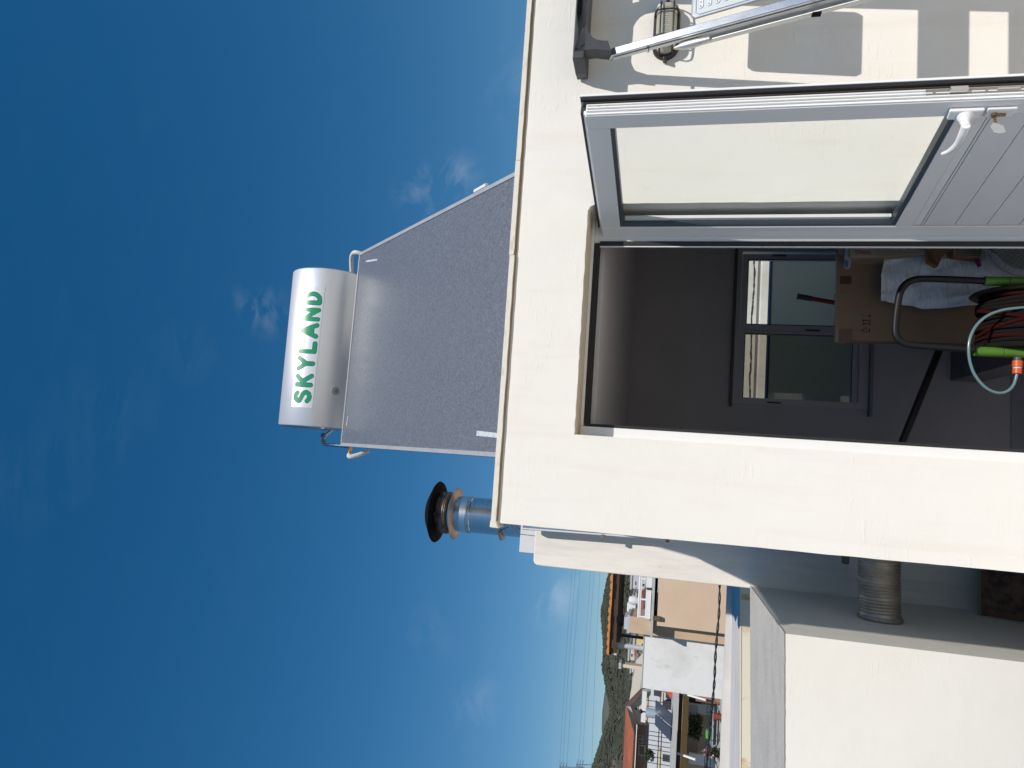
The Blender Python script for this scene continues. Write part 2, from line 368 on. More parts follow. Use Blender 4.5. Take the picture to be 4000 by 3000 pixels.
# ================================================================== SETTING
GZ = -9.0
FLZ = -.35
def struct(o): return tag(o, kind='structure')
g = MB()
g.quad([(-3000, -1500, GZ), (3000, -1500, GZ), (3000, 4500, GZ), (-3000, 4500, GZ)])
struct(g.build('ground', GROUND))
# the flat roof we stand on, with the storeys under it
tb = MB().box(-4.2, 6.5, -6.5, -.0, GZ+.01, FLZ).box(-.33, 6.5, .0, .24, GZ+.01, FLZ-.002).box(-.33, 6.5, 2.82, 3.9, GZ+.01, FLZ-.002).box(-4.2, -.331, .0, 3.6, GZ+.01, -1.25)
struct(tb.build('rooftop_terrace', TERR))
# hillside: polar grid whose crest follows the ridge line
ridge = [(2372, 2241), (2361, 2295), (2354, 2336), (2342, 2396), (2343, 2453), (2348, 2516), (2350, 2580), (2343, 2597), (2352, 2645), (2360, 2690), (2372, 2735), (2376, 2785), (2350, 2850), (2327, 2924), (2305, 2981), (2290, 3030)]
rp = []
for q in ridge:
    d = ray(*q); rp.append((atan2(d.x, d.y), atan2(d.z, hypot(d.x, d.y))))
rp.sort()
def crest(a):
    if a <= rp[0][0]: return rp[0][1] + .03*sin((a-rp[0][0])*5) 
    if a >= rp[-1][0]: return rp[-1][1] - .02*sin((a-rp[-1][0])*4)
    for (a0, e0), (a1, e1) in zip(rp, rp[1:]):
        if a0 <= a <= a1: return e0 + (e1-e0)*(a-a0)/(a1-a0)
def hillmesh(name, m, r0, r1, a0, a1, na, nr, crestf, rough, lowz):
    mb = MB(); idx = []
    for i in range(na+1):
        a = a0 + (a1-a0)*i/na; row = []
        for j in range(nr+1):
            t = j/nr; r = r0 + (r1-r0)*t
            top = 1.6 + math.tan(crestf(a))*r1*.97
            z = lowz + (top-lowz)*(t**1.25 if t <= 1 else 1)
            P = Vector((r*sin(a), r*cos(a), 0))
            z += rough*noise.fractal(P*.02, 1, 2, 5)*(.25+.9*min(1, 3*t))*(0 if j == 0 else 1)*(1-.75*(t > .9))
            row.append(len(mb.v)); mb.v.append((P.x, P.y-3.05, z))
        # back slope
        r = r1*1.25; row.append(len(mb.v)); mb.v.append((r*sin(a), r*cos(a)-3.05, lowz))
        idx.append(row)
    for i in range(na):
        for j in range(nr+1):
            mb.f.append((idx[i][j], idx[i+1][j], idx[i+1][j+1], idx[i][j+1])); mb.mi.append(0)
    return mb.build(name, m, None, smooth=True)
struct(hillmesh('hillside', HILL, 170, 420, radians(-62), radians(35), 260, 46, crest, 5.0, GZ))
far = [(2357, 2690), (2349, 2740), (2345, 2791), (2343, 2848), (2347, 2900)]
fp = sorted((atan2(ray(*q).x, ray(*q).y), atan2(ray(*q).z, hypot(ray(*q).x, ray(*q).y))) for q in far)
def crestfar(a):
    if a <= fp[0][0]: return fp[0][1]-.1*(fp[0][0]-a)
    if a >= fp[-1][0]: return fp[-1][1]-.15*(a-fp[-1][0])
    for (b0, e0), (b1, e1) in zip(fp, fp[1:]):
        if b0 <= a <= b1: return e0 + (e1-e0)*(a-b0)/(b1-b0)
struct(hillmesh('far_mountain', FARH, 1500, 2600, radians(-45), radians(10), 90, 12, crestfar, 22.0, GZ))
# scrub clumps on the hillside (nobody could count them)
sb = MB()
for i in range(12000):
    a = radians(random.uniform(-26, -6)); t = random.uniform(.15, 1) if i % 4 else random.uniform(.93, 1.0); r = 170+250*t
    top = 1.6 + math.tan(crest(a))*420*.97
    z = GZ + (top-GZ)*t**1.25
    P = Vector((r*sin(a), r*cos(a), 0)); z += 5.0*noise.fractal(P*.02, 1, 2, 5)*(.25+.9*min(1, 3*t))*(1-.75*(t > .9))
    s = random.uniform(.25, .85)*(1.0 if t < .93 else .9)
    n = len(sb.v); c = Vector((P.x, P.y-3.05, z))
    ring = [c+Vector((s*cos(k*pi/2.5+i)*random.uniform(.7, 1.2), s*sin(k*pi/2.5+i)*random.uniform(.7, 1.2), s*.35*random.uniform(.3, 1.2))) for k in range(5)]
    sb.v += [tuple(c-Vector((0, 0, .5)))]+[tuple(q) for q in ring]+[tuple(c+Vector((0, 0, s*random.uniform(.7, 1.1))))]
    for k in range(5):
        k2 = (k+1) % 5; sb.f += [(n, n+1+k2, n+1+k), (n+6, n+1+k, n+1+k2)]; sb.mi += [0, 0]
tag(sb.build('hillside_scrub', SHRUB), 'dark low scrub covering the hillside below the ridge', 'scrub', kind='stuff')
# ================================================================== THE STAIR HOUSE
XL = at(2800, 2124, 0).x              # left corner of the facade
ZT = 2.345                            # top of the wall
XR = 4.6
OX0 = .0745; OX1 = 1.113; OZ = 2.019  # door recess
RD = .15                              # depth at which the door frame sits
WT = .24
house = thing('stair_house', ((XL+XR)/2, 1.4, FLZ), 'cream plastered rooftop stair house with an open white glazed door', 'building')
outer = [(XL, 0, FLZ)] + jit((XL, 0, -.3), (XL, 0, ZT), 60, .0010, (1, 0, 0), 1) + [(XL, 0, ZT), (XR, 0, ZT), (XR, 0, FLZ), (OX1, 0, FLZ)]
outer += jit((OX1, 0, FLZ+.01), (OX1, 0, OZ-.035), 30, .0018, (1, 0, 0), 2) + [(OX1-.002, 0, OZ-.03), (OX1-.010, 0, OZ-.010), (OX1-.028, 0, OZ)]
outer += jit((OX1-.03, 0, OZ), (OX0, 0, OZ), 50, .0020, (0, 0, 1), 4) + [(OX0, 0, OZ)] + jit((OX0, 0, OZ-.01), (OX0, 0, FLZ), 20, .0008, (1, 0, 0), 5)[1:] + [(OX0, 0, FLZ)]
fw_ = plate_with_hole(outer, None, (0, WT, 0), 'front_wall', CREAM, house)
IX = XL+.2
BY0, BY1 = 2.6, 2.8
B('side_wall', CREAM, house, XL+.001, IX, WT+.002, BY1, FLZ, ZT)
B('side_wall', CREAM, house, XR-.2, XR, WT+.002, BY1, FLZ, ZT)
# back wall with a window opening (X .46-1.70, z .20-1.165)
wx0, wx1, wz0, wz1 = .455, 1.705, .20, 1.165
b_ = MB().box(IX, wx0, BY0, BY1, -1.2, ZT).box(wx1, XR-.2, BY0, BY1, -1.2, ZT).box(wx0, wx1, BY0, BY1, wz1, ZT).box(wx0, wx1, BY0, BY1, -1.2, wz0)
b_.build('back_wall', INWALL, house)
MB().box(XL+.01, wx0, BY1+.001, BY1+.02, -.9, ZT-.13).box(wx1, XR-.2, BY1+.001, BY1+.02, -.9, ZT-.13).build('rear_render', CREAM, house)
B('inner_side_wall', INWALL, house, IX, IX+.01, WT+.002, BY0-.002, -1.2, 2.2)
B('inner_side_wall', INWALL, house, 2.9, 3.0, WT+.002, BY0-.002, -1.2, 2.2)
B('ceiling', INCEIL, house, IX+.002, XR-.2, WT+.002, BY0-.002, 1.957, 2.15)
B('roof_slab', LIP, house, XL+.004, XR-.004, .012, BY1-.01, ZT-.12, ZT+.004)
B('landing_floor', INFLOOR, house, .70, 2.9, WT, BY0-.01, FLZ-.2, FLZ)
B('stairwell_floor', mat('stairwell_floor_paint', (.30, .31, .36), .7), house, IX, .698, WT, BY0-.01, -1.24, -1.2)
B('floor_tone_band', MATS['stairwell_floor_paint'], house, IX+.012, 1.9, BY0-.008, BY0-.001, -1.19, -.742)  # pale band added low on the back wall, standing in for a lower floor
# front coping: lip with a thin worn underside; a joint where two lengths meet
jx = at(1975, 1000, 0).x
def coping(x0, x1, dz, seed):
    pts = [(x0, -.016, ZT-.002+dz)] + jit((x0+.01, -.016, ZT-.004+dz), (x1, -.016, ZT-.004+dz), int((x1-x0)*28)+3, .0013, (0, 0, 1), seed)[1:] + [(x1, -.016, ZT-.004+dz), (x1, -.016, ZT+.018+dz), (x0, -.016, ZT+.018+dz)]
    MB().prism(pts, (0, .2, 0)).build('coping', LIP, house)
coping(XL-.016, jx, 0, 11); coping(jx+.002, 1.32, .003, 13); coping(1.322, XR+.016, .002, 17)
MB().prism([(XL-.022, -.02, ZT-.022), (XL+.012, -.02, ZT-.004), (XL+.012, -.02, ZT+.02), (XL-.020, -.02, ZT+.022)], (0, .1, 0)).build('coping_corner', LIP, house, bev=.004)
B('side_coping', LIP, house, XL-.016, XL+.12, .185, BY1, ZT+.0, ZT+.018)
# brown stained bead under the coping and in the recess corner
MB().box(XL+.01, XR, -.005, .0, ZT-.012, ZT-.004).build('coping_drip', mat('brown_drip_stain', (.36, .27, .15), .9), house)
# ---- recess soffit lining and caulk
B('recess_soffit', SOFFIT, house, OX0+.001, OX1-.002, .012, WT, OZ-.003, OZ+.002)
MB().tube(smoothpath([at(2260, 1697, .1), at(2268, 1500, .1), at(2276, 1250, .1), at(2290, 1050, .1), at(2304, 900, .1), at(2312, 885, .12)], 6), .004, 6).build('caulk_line', mat('brown_caulk', (.50, .36, .16), .8), house)
# ---- door frame (fixed): head, left jamb, hinge jamb; gaskets
def Pz(px, py, Y): return at(px, py, Y)
gl_ = at(3300, 1726, RD).x            # where black gasket begins at the left
gz_ = at(2322, 1300, RD).z
fr = MB().box(OX0, gl_, RD, RD+.06, FLZ, OZ-.004)
fr.build('door_frame_jamb', mat('white_frame_paint', (.76, .76, .76), .45), house, bev=.003)
hx = at(3300, 950, RD).x
B('door_frame_head', MATS['white_frame_paint'], house, gl_+.001, OX1-.004, RD, RD+.06, at(2300, 1300, RD).z, OZ-.0045)
B('door_frame_jamb', MATS['white_frame_paint'], house, hx, OX1-.003, RD+.012, RD+.06, FLZ, at(2300, 1300, RD).z-.001)
gk = MB().box(gl_+.001, gl_+.013, RD+.002, RD+.05, FLZ, gz_+.02)
gk.box(gl_+.0135, hx, RD+.002, RD+.05, gz_, gz_+.0225)
gk.box(hx-.014, hx+.008, RD-.002, RD+.0115, FLZ, gz_-.001)
gk.build('door_gasket', GASKET, house)
B('door_stop_strip', WHITE_ALU, house, hx-.0185, hx-.0145, RD, RD+.012, FLZ, gz_-.002)
# ---- door leaf
H = Vector((1.009, .18, 1.963)); TH = radians(76)
U = Vector((cos(TH), -sin(TH), 0)); NN = Vector((sin(TH), cos(TH), 0)); K = Vector((0, 0, 1))
def LP(s, z, o=0): return Vector((H.x, H.y, 0)) + U*s + NN*o + K*z
def lbox(mb, s0, s1, z0, z1, o0, o1): return mb.obox(LP(s0, z0, o0), U*(s1-s0), NN*(o1-o0), K*(z1-z0))
door = MB(); SL = .836; ZD = 1.963; ZB = FLZ+.02; T = .055
lbox(door, SL-.070, SL, ZB, ZD, 0, T); door.build('door', WHITE_ALU, house, bev=.0025)
door_o = [o for o in house.children if o.name.startswith('door') and o.name == 'door'][0]
door_o['label'] = 'open white door leaf with tall glass pane over plank panels'
def DP(name, m, *a, bev=0):
    return lbox(MB(), *a).build(name, m, door_o, bev=bev)
DP('hinge_stile', WHITE_ALU, -.02, .094, ZB, ZD, .0, T, bev=.003)
DP('top_rail', WHITE_ALU, .095, SL-.071, 1.878, ZD-.0005, .0005, T, bev=.002)
DP('middle_rail', WHITE_ALU, .095, SL-.071, .668, .730, .0005, T, bev=.002)
DP('rail_moulding', WHITE_ALU, .100, SL-.075, .636, .667, .003, T-.002, bev=.004)
# weather strips along the free edge: ribs that run the height of the door
for k, (o0, o1, ds) in enumerate([(.003, .009, .006), (.017, .022, .008), (.030, .034, .008), (.044, .048, .006)]):
    DP('edge_rib', mat('white_rib', (.86, .86, .86), .3), SL+.0005, SL+ds, ZB, ZD-.004, o0, o1, bev=.0008)
DP('edge_channel', BROWN_SEAL, SL-.02, SL+.004, ZB, ZD+.012, T+.0005, T+.018)
DP('outer_flange', mat('white_flange', (.80, .80, .80), .35), SL-.03, SL+.020, ZB, ZD+.024, T+.0185, T+.028, bev=.001)
DP('flange_gasket', GASKET, SL+.0045, SL+.017, ZB, ZD+.020, T+.006, T+.018)
DP('top_flange', BROWN_SEAL, .02, SL-.031, ZD+.001, ZD+.024, T-.012, T+.020)
DP('top_lip', WHITE_ALU, .0, SL-.02, ZD+.0005, ZD+.010, T-.030, T-.0125)
# glass and its gaskets
gs0, gs1, gz0, gz1 = .0945, SL-.0705, .731, 1.877
DP('pane', DGLASS, gs0+.004, gs1-.004, gz0+.004, gz1-.004, .022, .026)
GG = mat('grey_glazing_gasket', (.055, .075, .09), .4)
gb = MB(); lbox(gb, gs0, gs0+.012, gz0, gz1, .006, .045); lbox(gb, gs1-.004, gs1, gz0, gz1, .006, .045); lbox(gb, gs0+.0122, gs1-.0042, gz1-.016, gz1, .006, .045); lbox(gb, gs0+.0122, gs1-.0042, gz0, gz0+.016, .006, .045)
gb.build('glazing_gasket', GG, door_o)
lb = MB(); lbox(lb, gs0+.0125, gs0+.030, gz0+.02, gz1-.02, .030, .045); lb.build('glazing_bead', WHITE_ALU, door_o)
# planks of the lower panel
zt_ = .624
PLK = mat('white_plank', (.74, .74, .75), .42, var=[(6, (.70, .70, .71), .4, .7)])
zz = .6345
edges = [.6350, .6245, .509, .3915, .274, .157, .040, -.077, -.194]
for a_, b2 in zip(edges, edges[1:]):
    DP('plank', PLK, .0985, SL-.074, b2+.0011, a_-.0011, .004, T-.004, bev=.0012)
DP('panel_back', GASKET, .097, SL-.0725, ZB+.02, .63, .012, T-.012)
DP('bottom_rail', WHITE_ALU, .095, SL-.071, ZB, -.196, .0005, T)
# lever handle
hz = .715; hs = .786
hb = MB(); hb.prism([LP(hs+.022*sx, hz+zz2, -.001) for sx, zz2 in ((-1, -.047), (1, -.052), (1, .052), (-1, .047))], NN*-.014)
hb.build('handle_plate', mat('glossy_white', (.82, .82, .83), .18), door_o, bev=.005)
GW = MATS['glossy_white']
kp = [LP(hs-.004, hz, -.014), LP(hs-.006, hz, -.035), LP(hs-.008, hz, -.052)]
MB().tube(kp, [.026, .015, .0135], 20).build('handle_neck', GW, door_o, smooth=True)
MB().tube([LP(hs-.0075, hz, -.0465), LP(hs-.0078, hz, -.050)], .0145, 20).build('handle_ring', GASKET, door_o, smooth=True)
lv = smoothpath([LP(hs+.008, hz+.004, -.060), LP(hs-.03, hz+.001, -.066), LP(hs-.08, hz, -.066), LP(hs-.125, hz+.008, -.058), LP(hs-.150, hz+.022, -.050)], 7)
nlv = len(lv)
MB().tube(lv, [.016 if i < 6 else .016-.0115*((i-6)/(nlv-7))**1.2 for i in range(nlv)], 16, flat=.8).build('handle_lever', GW, door_o, smooth=True)
MB().tube([LP(hs-.006, hz, -.045), LP(hs-.004, hz, -.062)], [.0135, .016], 18).build('handle_knuckle', GW, door_o, smooth=True)
MB().lathe([(.003, -.002), (.018, .0), (.024, .012), (.022, .028), (.012, .036), (.0, .038)], (0, 0, 0), 20, 'x').build('outer_knob', GW, door_o, smooth=True)
ok = [o for o in door_o.children if o.name.startswith('outer_knob')][0]
ok.location = LP(hs, hz+.0, T+.03); ok.rotation_euler = (0, 0, atan2(NN.y, NN.x))
lk = MB(); lk.prism([LP(hs+sx*.020, .612+zz2, -.001) for sx, zz2 in ((-1, -.040), (1, -.043), (1, .043), (-1, .040))], NN*-.010)
lk.build('lock_plate', GW, door_o, bev=.004)
MB().tube([LP(hs-.004, .628, -.010), LP(hs-.004, .628, -.020)], .009, 16).build('lock_cylinder', mat('dull_brass', (.30, .21, .10), .35, .9), door_o, smooth=True)
lbox(MB(), hs-.008, hs, .596, .622, -.018, -.0115).build('lock_cylinder_body', MATS['dull_brass'], door_o)
# latch plate on the free edge
LT = mat('worn_latch_steel', (.34, .32, .29), .45, .8, var=[(30, (.20, .10, .05), .6, .75)])
DP('latch_plate', LT, SL+.0045, SL+.0075, .30, .845, .023, .046)
DP('latch_bolt', mat('bright_latch', (.62, .62, .60), .3, .9), SL+.008, SL+.022, .725, .778, .026, .044, bev=.002)
DP('deadbolt', MATS['bright_latch'], SL+.008, SL+.012, .575, .640, .031, .038)
for zq in (.822, .67, .53): MB().tube([LP(SL+.0075, zq, .035), LP(SL+.0095, zq, .035)], .005, 10).build('latch_screw', LT, door_o)
for zq in (1.915, 1.885):
    MB().tube([LP(SL+.0005, zq, .036), LP(SL+.0015, zq, .036)], .0045, 10).build('screw_hole', GASKET, door_o)
# hinges
for zq in (1.80, .75):
    MB().tube([LP(-.026, zq-.05, -.006), LP(-.026, zq+.05, -.006)], .008, 12).build('hinge', WHITE_ALU, door_o, smooth=True)
key = thing('key', LP(hs-.004, .60, -.05), 'small key with a grey plastic head left in the white door lock', 'key')
kb = MB(); lbox(kb, hs-.0045, hs-.0025, .624, .632, -.045, -.020); kb.build('key_blade', MATS['dull_brass'], key)
hp = [LP(hs-.0045, .634+q[1], -.045+q[0]) for q in ((0, .0), (-.004, -.010), (-.014, -.028), (-.040, -.032), (-.046, -.016), (-.040, .002), (-.014, .010))]
MB().prism(hp, U*.003).build('key_head', mat('grey_translucent_plastic', (.36, .37, .39), .4), key, bev=.0008)
# ---- rear window
def wb(name, m, par, *b, bev=0): return MB().box(*b).build(name, m, par, bev=bev)
win = MB().box(wx0, wx0+.05, BY0-.02, BY0+.05, wz0, wz1).box(wx1-.05, wx1, BY0-.02, BY0+.05, wz0, wz1).box(wx0+.0505, wx1-.0505, BY0-.02, BY0+.05, wz1-.035, wz1).box(wx0+.0505, wx1-.0505, BY0-.02, BY0+.05, wz0, wz0+.068)
win_o = win.build('window', WINFR, house)
MB().box(wx0-.025, wx1+.025, BY0-.035, BY0-.0005, wz1+.0005, wz1+.022).build('window_head_trim', mat('brown_trim', (.09, .065, .05), .6), win_o)
MB().box(wx0-.05, wx1+.03, BY0-.06, BY0-.0005, .178, .1985).build('window_sill', mat('sill_dark', (.20, .20, .22), .5), win_o)
# sashes: left one sits behind the right one
lx0, lx1 = .505, 1.005; rx0, rx1 = 1.08, 1.585
def sash(x0, x1, z0, z1, y, name, gm):
    w = .048
    o = MB().box(x0-w, x0, y, y+.03, z0-w, z1+w).box(x1, x1+w, y, y+.03, z0-w, z1+w).box(x0+.0005, x1-.0005, y, y+.03, z1, z1+w).box(x0+.0005, x1-.0005, y, y+.03, z0-w, z0).build(name, WINFR, win_o)
    return o
sash(lx0, lx1, .315, 1.082, BY0+.005, 'sash', WGLASS); sash(rx0, rx1, .28, 1.080, BY0-.028, 'sash', WGLASS)
wb('pane', WGLASS2, win_o, lx0-.002, lx1+.002, BY0+.016, BY0+.019, .312, 1.085)
wb('pane', WGLASS, win_o, rx0-.002, rx1+.002, BY0-.016, BY0-.013, .278, 1.083)
gkk = MB()
for (a0, a1, c0, c1, yy) in ((lx0, lx1, .315, 1.082, BY0+.003), (rx0, rx1, .28, 1.08, BY0-.030)):
    gkk.box(a0-.006, a0, yy, yy+.002, c0-.006, c1+.006).box(a1, a1+.006, yy, yy+.002, c0-.006, c1+.006).box(a0, a1, yy, yy+.002, c1, c1+.006).box(a0, a1, yy, yy+.002, c0-.006, c0)
gkk.build('window_gasket', GASKET, win_o)
for (xx, zq) in ((1.62, .86), (.475, .86), (1.04, .60)):
    wb('window_latch', BLACKP, win_o, xx-.006, xx+.006, BY0-.034-.006*(xx > 1.5), BY0-.029+.001, zq-.05, zq+.05)
# handrail going down the stair
hr = MB(); p0 = at(3700, 1290, 2.1); p1 = at(3505, 1775, 2.1)
hr.tube([p0, p1], .024, 12)
hr_o = hr.build('handrail', RAIL, house, smooth=True)
# ================================================================== wall outside the rear window
w1 = thing('parapet_wall', (1.2, 4.1, GZ), 'shaded grey parapet wall with a blue edge seen through the rear window', 'wall')
B('wall_body', mat('shaded_yard_plaster', (.90, .78, .58), .85, var=[(2, (.85, .73, .54), .4, .7)]), w1, -.9, 5.0, 4.0, 4.12, GZ, .728)
B('blue_edge', mat('blue_edge_tone', (.05, .10, .18), .7), w1, -.9, 5.0, 3.995, 4.125, .7285, .745)  # thin blue strip along the wall top
w2 = thing('sunlit_wall', (1.6, 6.2, GZ), 'sunlit white wall with a dark crack seen through the rear window', 'wall')
B('wall_body', WHITEW, w2, .2, 7.0, 6.0, 6.3, GZ, .60)
B('wall_beam', WHITEW, w2, .2, 7.0, 6.03, 6.25, .6005, .655)
B('wall_upper', WHITEW, w2, .2, 7.0, 5.995, 6.28, .6555, 1.25)
ck = MB(); x = .25
while x < 6.9:
    z0 = .70+.02*noise.noise(Vector((x*2, 0, 0)))+.015*noise.noise(Vector((x*9, 3, 0)))
    z1_ = .70+.02*noise.noise(Vector(((x+.05)*2, 0, 0)))+.015*noise.noise(Vector(((x+.05)*9, 3, 0))); h_ = .006+.007*random.random(); h2 = .006+.007*random.random()
    ck.prism([(x, 5.994, z0-h_), (x+.05, 5.994, z1_-h2), (x+.05, 5.994, z1_+h2), (x, 5.994, z0+h_)], (0, .003, 0)); x += .05
ck.build('crack', mat('crack_dark', (.05, .05, .055), .9), w2)
exec_after = []
# ================================================================== solar water heater on the roof
PW, PLN = 1.45, 2.10
TLd = ray(1330, 1742).normalized(); PT = CAM + TLd*3.637*PW
PE = Vector((.99986, .0165, 0)).normalized(); PG = Vector((.011, -.678, -.735)); PG = (PG - PE*PG.dot(PE)).normalized(); PN = PG.cross(PE).normalized()
if PN.z < 0: PN = -PN
heater = thing('solar_water_heater', (PT.x+.7, .6, ZT), 'roof mounted solar water heater, silver tank above a grey tilted panel', 'solar heater')
def pb(mb, s0, s1, t0, t1, d0, d1):
    return mb.obox(PT + PE*s0 + PG*t0 + PN*d0, PE*(s1-s0), PN*(d1-d0), PG*(t1-t0))
pan = MB(); pb(pan, .018, PW-.018, .018, PLN-.018, -.085, -.012); panel_o = pan.build('collector', mat('collector_back', (.30, .30, .32), .6), heater)
pb(MB(), .016, PW-.016, .016, PLN-.016, -.0115, -.004).build('collector_glass', PANELG, panel_o)
for (a0, a1, b0, b1) in ((0, .0235, 0, PLN), (PW-.0235, PW, 0, PLN), (.024, PW-.024, 0, .0155), (.024, PW-.024, PLN-.0155, PLN)):
    pb(MB(), a0, a1, b0, b1, -.09, .002).build('frame_rail', ALU_P, panel_o, bev=.002)
pb(MB(), -.002, -.0005, -.0, PLN, -.06, -.03).build('groove_shade_strip', mat('groove_shade', (.20, .20, .22), .6), panel_o)  # flat dark strip on the frame side; the shade of a groove put into colour
TPE = mat('white_tape', (.55, .58, .60), .5, var=[(40, (.36, .39, .42), .5, .65)])
def onpanel(px, py):
    d = ray(px, py); k = (PT-CAM).dot(PN)/d.dot(PN); q = CAM+d*k-PT; return q.dot(PE), q.dot(PG)
for (qa, qb, w_) in (((1860, 1692), (1985, 1706), .013), ((1428, 1021), (1472, 1014), .007), ((1352, 1662), (1358, 1625), .006)):
    a_ = onpanel(*qa); b2 = onpanel(*qb); va = PT+PE*a_[0]+PG*a_[1]+PN*-.0035; vb = PT+PE*b2[0]+PG*b2[1]+PN*-.0035
    side = (vb-va).cross(PN).normalized()*w_
    MB().prism([va+side, vb+side*.8, vb-side*.9, va-side], PN*.0015).build('tape_strip', TPE, panel_o)
# stand
for sx in (.12, PW-.16):
    MB().obox(PT+PE*sx+PG*.08+PN*-.12, PE*.04, (0, .03, 0), (0, 0, -(PT.z-.1-ZT)+.02)).build('stand_leg', ALU_P, heater)
    pb(MB(), sx, sx+.04, .02, PLN-.02, -.13, -.0905).build('stand_rail', ALU_P, heater)
# tank
TY, TZ, TR = 1.95, 4.308, .29; TX0, TX1 = .052, 1.25
tk = MB().lathe([(TR-.006, TX0+.0), (TR, TX0+.008), (TR, TX1-.008), (TR-.006, TX1)], (0, TY, TZ), 96, 'x')
tank = tk.build('tank', TANKM, heater, smooth=True)
MB().lathe([(TR-.008, -.001), (TR-.03, -.012), (TR*.5, -.020), (0.0, -.022)], (TX0, TY, TZ), 64, 'x').build('end_cap', TANKEND, tank, smooth=True)
MB().lathe([(0.0, .022), (TR*.5, .020), (TR-.03, .012), (TR-.008, .001)], (TX1, TY, TZ), 64, 'x').build('end_cap', TANKEND, tank, smooth=True)
# lettering: rounded strokes on a white sticker wrapped round the tank
def seg(p, a, b):
    (x, y), (x0, y0), (x1, y1) = p, a, b; dx, dy = x1-x0, y1-y0; L2 = dx*dx+dy*dy
    t = 0 if L2 == 0 else max(0, min(1, ((x-x0)*dx+(y-y0)*dy)/L2)); return hypot(x-x0-dx*t, y-y0-dy*t)
def arcp(cx_, cy_, rx, ry, a0, a1, n=12): return [(cx_+rx*cos(radians(a0+(a1-a0)*i/n)), cy_+ry*sin(radians(a0+(a1-a0)*i/n))) for i in range(n+1)]
LET = {'S': [arcp(.5, .74, .34, .26, 35, 200, 10) + arcp(.48, .26, .36, .26, 60, -10, 6)[0:] + arcp(.48, .26, .36, .26, -10, -150, 8)],
 'K': [[(.12, 0), (.12, 1)], [(.80, 1), (.14, .40)], [(.36, .60), (.84, 0)]],
 'Y': [[(.08, 1), (.5, .48)], [(.92, 1), (.5, .48), (.5, 0)]],
 'L': [[(.14, 1), (.14, 0), (.80, 0)]],
 'A': [[(.06, 0), (.5, 1), (.94, 0)], [(.22, .30), (.78, .30)]],
 'N': [[(.12, 0), (.12, 1), (.86, 0), (.86, 1)]],
 'D': [[(.12, 0), (.12, 1), (.40, 1)] + arcp(.40, .5, .44, .5, 90, -90, 12) + [(.12, 0)]]}
sx0, sx1 = .188, 1.107
def arcang(deg): return radians(deg)
# heights as arc length on the cylinder; text base/top angles fall slightly to the right
def angs(x): t = (x-.2)/.9; return (-15.8-2.2*t, 11.8-1.8*t)
words = 'SKYLAND'; x0t, x1t = .222, 1.092; pitch = (x1t-x0t)/len(words)
strokes = []
for i, ch in enumerate(words):
    bx = x0t + i*pitch; w_ = pitch*.76
    for pl in LET[ch]:
        q = [(bx + u*w_, v) for u, v in pl]
        for a_, b2 in zip(q, q[1:]): strokes.append((a_, b2))
HT = TR*radians(27.4)-.028    # centre-line letter height
cell = .0028; nx = int((sx1-sx0)/cell); v0, v1 = -.030, HT+.034; ny = int((v1-v0)/cell)
mb = MB(); grid = []
for j in range(ny+1):
    row = []
    for i in range(nx+1):
        x = sx0+(sx1-sx0)*i/nx; v = v0+(v1-v0)*j/ny; lo, hi = angs(x); a = radians(lo)+(v+.014)/TR
        r_ = TR+.0012; row.append(len(mb.v)); mb.v.append((x, TY-r_*cos(a), TZ+r_*sin(a)))
    grid.append(row)
for j in range(ny):
    for i in range(nx):
        x = sx0+(sx1-sx0)*(i+.5)/nx; v = v0+(v1-v0)*(j+.5)/ny
        li = int((x-x0t)/pitch); d = 9
        for (a_, b2) in strokes:
            if min(a_[0], b2[0])-.03 < x < max(a_[0], b2[0])+.03:
                d = min(d, seg((x, v), (a_[0], a_[1]*HT), (b2[0], b2[1]*HT)))
        mb.f.append((grid[j][i], grid[j][i+1], grid[j+1][i+1], grid[j+1][i])); mb.mi.append(0 if d > .0178 else (2 if d > .0134 else 1))
mb.build('brand_sticker', [STICK, GREEN, NAVY], tank, smooth=True)
# boss with bolt near the bottom of the tank
ba = radians(-50); bx_ = .33
bc = Vector((bx_, TY-TR*cos(ba), TZ+TR*sin(ba))); bn_ = Vector((0, -cos(ba), sin(ba)))
MB().tube([bc, bc+bn_*.006], .032, 24).build('boss', mat('boss_grey', (.50, .51, .53), .4, .6), tank, smooth=True)
MB().tube([bc+bn_*.006, bc+bn_*.016], .015, 6).build('boss_bolt', ALU, tank)
# pipes
rt = [at(1388, 1048, 1.86), at(1378, 1028, 1.84), at(1378, 998, 1.76), at(1388, 985, 1.70), at(1402, 992, 1.66)]
rt = [Vector((1.19, TY-.02, TZ-.20)), at(1372, 1020, 1.82), at(1378, 992, 1.75), at(1392, 986, 1.69), PT+PE*(PW-.01)+PG*.01+PN*-.04]
MB().tube(smoothpath(rt, 6), .016, 12).build('insulated_pipe', INSUL, heater, smooth=True)
lt = [Vector((TX0-.01, TY-.05, TZ-.16)), at(1262, 1712, 1.85), at(1268, 1735, 1.8), at(1295, 1738, 1.75), PT+PG*.02+PN*-.05+PE*.0]
MB().tube(smoothpath(lt, 6), .013, 12).build('connector_pipe', STEEL, heater, smooth=True)
MB().tube(smoothpath([at(1262, 1697, 1.9), at(1262, 1722, 1.86), at(1270, 1735, 1.82)], 5), .018, 10).build('pipe_bracket', GALV, heater, smooth=True)
cb = PT+PG*.075+PN*-.045
MB().tube([cb+PE*-.003, cb+PE*-.03], .015, 6).build('brass_nut', BRASS, heater)
MB().tube([cb+PE*-.03, cb+PE*-.055], .011, 10).build('brass_valve', mat('copper_fitting', (.65, .28, .07), .35, 1.0), heater)
